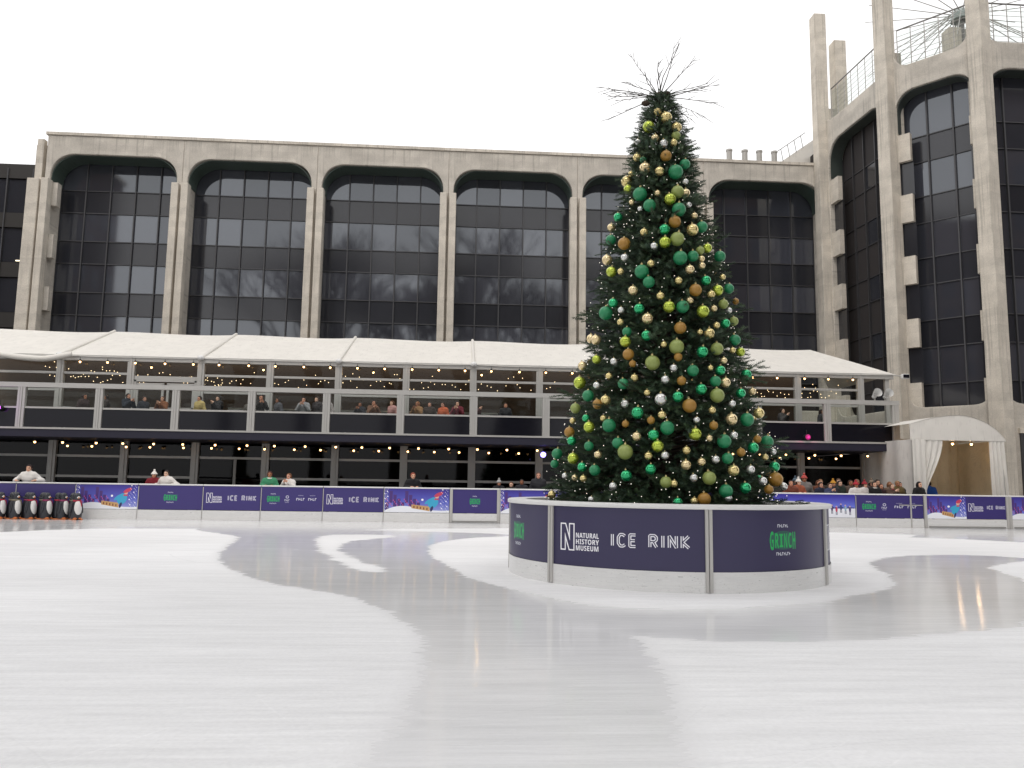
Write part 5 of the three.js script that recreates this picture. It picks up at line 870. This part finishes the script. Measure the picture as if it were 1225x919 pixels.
{
  const SP = 'spectators behind the barrier';
  const zl = -29.45;
  person(-15.12, 0.02, zl, 0.1, 1.8, 'akimbo', '#d9d6d2', 'hair', '#2a1514', 'person in white top leaning on the barrier above the penguins', SP, { legs: '#222' });
  person(-10.86, 0.02, zl - 0.1, 0.2, 1.62, 'lean', '#7c1a26', 'hat', '#e9e4dd', 'person in red jacket and white hat at the barrier', SP);
  person(-10.36, 0.02, zl, -0.2, 1.68, 'akimbo', '#dfdad5', 'hair', '#241a17', 'person in white jacket beside the red jacket at the barrier', SP);
  person(-6.78, 0.02, zl, 0.15, 1.7, 'lean', '#3f8b66', 'long', '#3d1712', 'person in green and white with dark red hair leaning on barrier', SP, { scarf: '#e4e2dd' });
  person(-6.09, 0.02, zl, -0.25, 1.64, 'photo', '#ddd8d4', 'long', '#6b4326', 'brown haired person in white holding a phone up at the barrier', SP);
  person(-1.7, 0.02, zl - 0.15, 0.3, 1.73, 'lean', '#17171b', 'hair', '#8a3f2c', 'person in black coat alone behind the winter village panel', SP, { scarf: '#33302f' });
  person(1.5, 0.02, zl - 0.5, 0.2, 1.5, 'stand', '#1b1b20', 'hat', '#a8a7a5', 'short person in pale hat left of the tree', SP);
  person(1.95, 0.02, zl - 0.1, -0.2, 1.45, 'lean', '#2a2622', 'long', '#5b3b28', 'short person with brown hair left of the tree', SP);
  person(2.35, 0.02, zl - 0.5, 0, 1.55, 'stand', '#24242a', 'hair', '#1e1613', 'dark haired person in dark jacket beside the tall man', SP);
  person(2.95, 0.02, zl - 0.2, -0.1, 1.82, 'stand', '#26262b', 'hair', '#54423a', 'tall person in dark coat just left of the tree', SP);
  const R = [
    [12.08, 0.3, 1.62, 'stand', '#2c2320', 'hair', '#2a1c16', 'dark haired person in brown coat half hidden by the tree'], [12.47, 0, 1.66, 'lean', '#6f3b2a', 'long', '#2b1a14', 'long haired person in rust coat beside the tree'],
    [12.78, 0.15, 1.7, 'lean', '#a0563b', 'hat', '#d8d2cb', 'person in orange coat and pale bobble hat'], [13.2, 0.45, 1.84, 'stand', '#77716e', 'hat', '#b04a44', 'tall person in grey coat and red bobble hat'],
    [13.6, 0.1, 1.6, 'lean', '#1d2236', 'hair', '#1e1512', 'person in navy coat next to the grey coat'], [13.97, 0, 1.58, 'photo', '#39415e', 'hair', '#3a251a', 'person in slate blue jacket holding a phone up'],
    [14.28, 0.35, 1.66, 'stand', '#25242a', 'hat', '#c08a2e', 'person in mustard yellow hat'], [14.62, 0.5, 1.68, 'stand', '#1f2a22', 'hair', '#241a16', 'person in dark green coat in the second row'],
    [14.95, 0, 1.62, 'lean', '#d9d4d0', 'hat', '#a62632', 'person in white top and red hat, left of two red hats'], [15.28, 0.05, 1.64, 'lean', '#cfc9c6', 'hat', '#8c1f2b', 'person in white jacket and dark red hat, right of two red hats'],
    [15.7, 0.05, 1.66, 'lean', '#141416', 'hair', '#2b1f1a', 'person in black coat with pale scarf in the crowd'], [16.04, 0.2, 1.58, 'lean', '#3a2326', 'long', '#4b2a1c', 'person in maroon coat with brown hair'],
    [16.38, 0, 1.6, 'photo', '#4e3a30', 'hair', '#6a4a33', 'person in brown coat photographing the rink'], [16.8, 0.3, 1.7, 'stand', '#5a4a27', 'hair', '#8a6a4a', 'person in olive coat with fair hair'],
    [17.05, 0.6, 1.66, 'stand', '#2b2b30', 'hair', '#1b1412', 'person in charcoal coat behind the olive coat'], [17.4, 0, 1.68, 'lean', '#0e0e10', 'long', '#181213', 'person all in black beside the white tent'],
    [13.1, 0.9, 1.7, 'stand', '#46302a', 'hair', '#2a1e18', 'person in chestnut coat at the back of the crowd'], [14.05, 0.9, 1.72, 'stand', '#30281f', 'hair', '#7a5636', 'fair haired person at the back of the crowd'], [15.5, 0.9, 1.74, 'stand', '#2a2024', 'hair', '#6b5544', 'tall person at the back behind the red hats'],
  ];
  R.push([12.3, 0.55, 1.72, 'stand', '#4a3a30', 'hair', '#2a1c16', 'person in cocoa coat behind the rust coat'], [12.95, 0.7, 1.74, 'stand', '#2e3338', 'hat', '#4a5a66', 'person in grey blue hat behind the orange coat'], [13.8, 0.55, 1.68, 'stand', '#6a3f2c', 'long', '#5a3520', 'person in russet coat in the second row'], [14.8, 0.95, 1.76, 'stand', '#33302e', 'hair', '#4a3526', 'tall person in dark coat behind the left red hat'], [15.05, 0.5, 1.7, 'stand', '#54453c', 'long', '#3a2418', 'long haired person in taupe coat between the red hats'], [15.9, 0.55, 1.7, 'stand', '#3d2a2a', 'hat', '#7a6a5a', 'person in tan hat behind the pale scarf'], [16.25, 0.75, 1.74, 'stand', '#25282e', 'hair', '#2a1e18', 'person in blue black coat behind the maroon coat'], [16.6, 0.5, 1.66, 'stand', '#6e5a4a', 'long', '#7a5234', 'person in beige coat between brown and olive coats']);
  R.forEach(([x, b, h, pose, coat, top, tc, label], i) => person(x, 0.02, zl - 0.08 - b, rr(-0.35, 0.35), h, pose, coat, top, tc, label, SP, i === 10 ? { scarf: '#cfc9c2' } : i === 12 ? { scarf: '#7c1f2a' } : {}));
  person(19.5, 0.02, -32.2, 2.6, 1.72, 'stand', '#1d4fa0', 'hair', '#2a1c16', 'person in bright blue coat inside the white tent', SP);
  const UP = 'visitors on the balcony';
  const U = [[-14.68, '#2b2320', 'hair', '#1c1412', 'person in brown coat on the balcony, leftmost'], [-13.32, '#2a2d36', 'hair', '#3a2a20', 'person in slate jacket on the balcony at left'], [-12.64, '#7a4a2a', 'long', '#4a2c1b', 'person in rust jacket on the balcony by the doors'], [-10.9, '#b9a56a', 'hair', '#2a1c14', 'person in straw yellow jacket by the balcony doors'], [-10.2, '#15151a', 'hair', '#1a1210', 'person in black by the balcony doors'],
    [-7.81, '#4a4b50', 'hair', '#2b1e18', 'person in grey coat left of three on the balcony'], [-6.59, '#8f8f92', 'long', '#2b1e18', 'person in pale grey coat, middle of three on the balcony'], [-5.7, '#a09a98', 'hair', '#45332a', 'person in light coat, right of three on the balcony'],
    [-3.77, '#6d4d3a', 'hair', '#332018', 'person in tan coat on the balcony'], [-2.88, '#b58a86', 'long', '#5c3a26', 'person in pink coat on the balcony'], [-1.82, '#8d6a44', 'long', '#8a5a34', 'person in camel coat on the balcony'], [-0.74, '#c0603a', 'hair', '#3a2318', 'person in orange jacket on the balcony'], [-0.1, '#6d2230', 'long', '#2a1815', 'person in maroon jacket on the balcony'], [1.96, '#2a2a2e', 'hair', '#33241c', 'person in black coat on the balcony left of the tree'], [14.37, '#3c3a3a', 'hair', '#2a1e18', 'person in dark grey coat on the balcony right of the tree'],
    [-15.6, '#3a2c2c', 'long', '#2a1a14', 'person in plum coat at the far left of the balcony'], [-14.0, '#1c2430', 'hair', '#20160f', 'person in navy coat between brown and slate jackets on the balcony'], [-9.0, '#5a5650', 'hair', '#2a1d16', 'person in stone grey coat beside the bar table right of the doors'], [-8.4, '#241f1f', 'long', '#1d1411', 'person in black coat with long hair right of the balcony doors'], [-6.1, '#2f2a2c', 'hair', '#3a2a20', 'person in dark coat between the two pale coats on the balcony'], [-4.3, '#20222a', 'hair', '#2a1d16', 'person in dark navy coat beside the tan coat on the balcony'], [-1.3, '#3a2f2a', 'hair', '#2a1d16', 'person in dark brown coat between camel and orange jackets'], [0.6, '#4a2c2c', 'long', '#2a1815', 'person in dark red coat right of the maroon jacket'], [16.2, '#2f2f33', 'long', '#241812', 'person in black jacket at the right end of the balcony']];
  U.forEach(([x, coat, top, tc, label], i) => person(x, 3.2, -34.1 - (i % 3) * 0.35, rr(-1.2, 1.2), rr(1.58, 1.76), i % 2 ? 'stand' : 'photo', coat, top, tc, label, UP));
}
// ---------------------------------------------------------------- balcony tables and chairs
{
  const dark = std(0.06, 0.055, 0.05, 0.5, 0.2), pale = std(0.5, 0.49, 0.47, 0.5);
  const mk = (chair, m) => { const g = new THREE.Group(); if (chair) { part(g, 'seat', new RoundedBoxGeometry(0.42, 0.04, 0.42, 1, 0.015), m, [0, 0.46, 0]); part(g, 'backrest', new RoundedBoxGeometry(0.42, 0.34, 0.03, 1, 0.012), m, [0, 0.78, -0.2], [-0.12, 0, 0]); for (const a of [-1, 1]) for (const b of [-1, 1]) part(g, 'leg', bar(V3(a * 0.17, 0.45, b * 0.17), V3(a * 0.2, 0, b * 0.2), 0.014), m); } else { part(g, 'table_top', new THREE.CylinderGeometry(0.38, 0.38, 0.03, 20), m, [0, 1.06, 0]); part(g, 'stem', new THREE.CylinderGeometry(0.035, 0.035, 1.04, 8), m, [0, 0.53, 0]); part(g, 'base', new THREE.CylinderGeometry(0.2, 0.24, 0.03, 16), m, [0, 0.016, 0]); } return g; };
  const place = (proto, name, label, cat, group, x, z, a) => { const g = proto.clone(); g.name = numbered(name); g.position.set(x, 3.2, z); g.rotation.y = a; g.userData = { label, category: cat, group }; scene.add(g); };
  const T = mk(false, pale), C1 = mk(true, dark);
  [[-16.2, 'left'], [-9.3, 'second'], [-4.8, 'third'], [0.9, 'fourth'], [12.9, 'fifth'], [16.6, 'right']].forEach(([x, w], i) => {
    const where = ['beside the leftmost visitor', 'right of the balcony doors', 'between the grey and tan coats', 'right of the maroon jacket', 'just right of the tree', 'below the loudspeakers'][i];
    place(T, 'bar_table', `tall round bar table on the balcony ${where}`, 'table', 'bar tables on the balcony', x, -33.9, 0);
    for (const s of [-1, 1]) place(C1, 'balcony_chair', `dark balcony chair at the bar table ${where}, ${s < 0 ? 'left' : 'right'} one`, 'chair', 'chairs on the balcony', x + s * 0.7, -34.2, -s * 1.4);
  });
}
// ---------------------------------------------------------------- penguin skating aids
{
  const prof = [[0, 0.03], [0.2, 0.03], [0.235, 0.12], [0.245, 0.3], [0.215, 0.5], [0.165, 0.62], [0.15, 0.66], [0.158, 0.74], [0.145, 0.84], [0.09, 0.91], [0, 0.925]];
  const body = new THREE.LatheGeometry(new THREE.SplineCurve(prof.map(p => new THREE.Vector2(...p))).getPoints(26).map(p => new THREE.Vector2(Math.max(0, p.x), p.y)), 22);
  const belly = surfaceNet((x, y, z) => ball(x, y, z, [0, 0.36, 0.075], [0.185, 0.33, 0.2]), [-0.24, 0, -0.16], [0.24, 0.7, 0.3], 0.022);
  const face = surfaceNet((x, y, z) => ball(x, y, z, [0, 0.77, 0.06], [0.105, 0.085, 0.108]), [-0.15, 0.66, -0.08], [0.15, 0.88, 0.2], 0.014);
  const flip = new THREE.SphereGeometry(1, 10, 8).scale(0.035, 0.2, 0.085), foot = new THREE.SphereGeometry(1, 10, 6).scale(0.085, 0.035, 0.13), eye = new THREE.SphereGeometry(0.018, 8, 6), beak = new THREE.ConeGeometry(0.04, 0.11, 8).rotateX(Math.PI / 2);
  const scarf = new THREE.TorusGeometry(0.15, 0.032, 7, 20).rotateX(Math.PI / 2), tail = new RoundedBoxGeometry(0.07, 0.2, 0.03, 1, 0.012), runner = new RoundedBoxGeometry(0.09, 0.035, 0.62, 1, 0.015);
  const handle = [-1, 1].map(s => new THREE.TubeGeometry(new THREE.CatmullRomCurve3([V3(s * 0.14, 0.7, -0.02), V3(s * 0.25, 0.74, -0.08), V3(s * 0.25, 0.78, -0.2)]), 8, 0.016, 6));
  const bk = std(0.02, 0.022, 0.028, 0.32), wt = std(0.7, 0.69, 0.67, 0.4), or = std(0.55, 0.16, 0.04, 0.45);
  const sc = [std(0.35, 0.02, 0.045, 0.7), std(0.25, 0.03, 0.1, 0.7), std(0.2, 0.17, 0.12, 0.7)];
  const row = [[-15.85, 0, 1.1, 0, 'cut by the left edge'], [-15.62, 0.26, 2.7, 1, 'back turned, beside the left edge'], [-15.38, 0, 1.05, 0, 'white belly to the right, first whole one'], [-15.12, 0.26, 2.5, 2, 'back turned, behind the first whole one'], [-14.88, 0, 0.95, 2, 'white belly to the right, second whole one'], [-14.62, 0.26, 2.8, 1, 'back turned, between the second and third white bellies'], [-14.38, 0, 1.0, 0, 'white belly to the right, third whole one'], [-14.12, 0.26, 2.6, 2, 'back turned, between the third and fourth white bellies'], [-13.88, 0, 1.1, 1, 'white belly to the right, fourth whole one'], [-13.62, 0.26, 2.7, 0, 'back turned, last of the dark backs'], [-13.36, 0.05, 1.15, 1, 'white belly to the right, fifth whole one'], [-13.1, 0.2, 1.3, 2, 'narrow view, next to the last'], [-12.84, -0.1, 0.6, 0, 'rightmost, facing out of the row']];
  row.forEach(([x, b, a, s, w]) => {
    const t = thing('penguin_aid', `penguin shaped skating aid, ${w}`, 'skating aid', [x, 0.0, -28.25 - b], 'penguin skating aids at the left'); t.rotation.y = a + 0.2; t.scale.set(0.74, 0.97, 0.74);
    part(t, 'body', body, bk); part(t, 'belly', belly, wt); part(t, 'face', face, wt); part(t, 'beak', beak, or, [0, 0.755, 0.19]);
    for (const k of [-1, 1]) { part(t, 'flipper', flip, bk, [k * 0.235, 0.42, 0], [0, 0, k * 0.2]); part(t, 'foot', foot, or, [k * 0.1, 0.05, 0.15]); part(t, 'eye', eye, M.black, [k * 0.05, 0.81, 0.148]); part(t, 'runner', runner, or, [k * 0.14, 0.019, 0.02]); }
    const sf = part(t, 'scarf', scarf, sc[s], [0, 0.655, 0]); part(sf, 'scarf_end', tail, sc[s], [0.1, -0.105, 0.2], [-0.15, 0, 0.1]); for (const h of handle) part(t, 'handle', h, bk);
  });
}
scene.traverse(o => { if (o.isMesh) o.castShadow = o.receiveShadow = true; });
renderer.render(scene, camera);
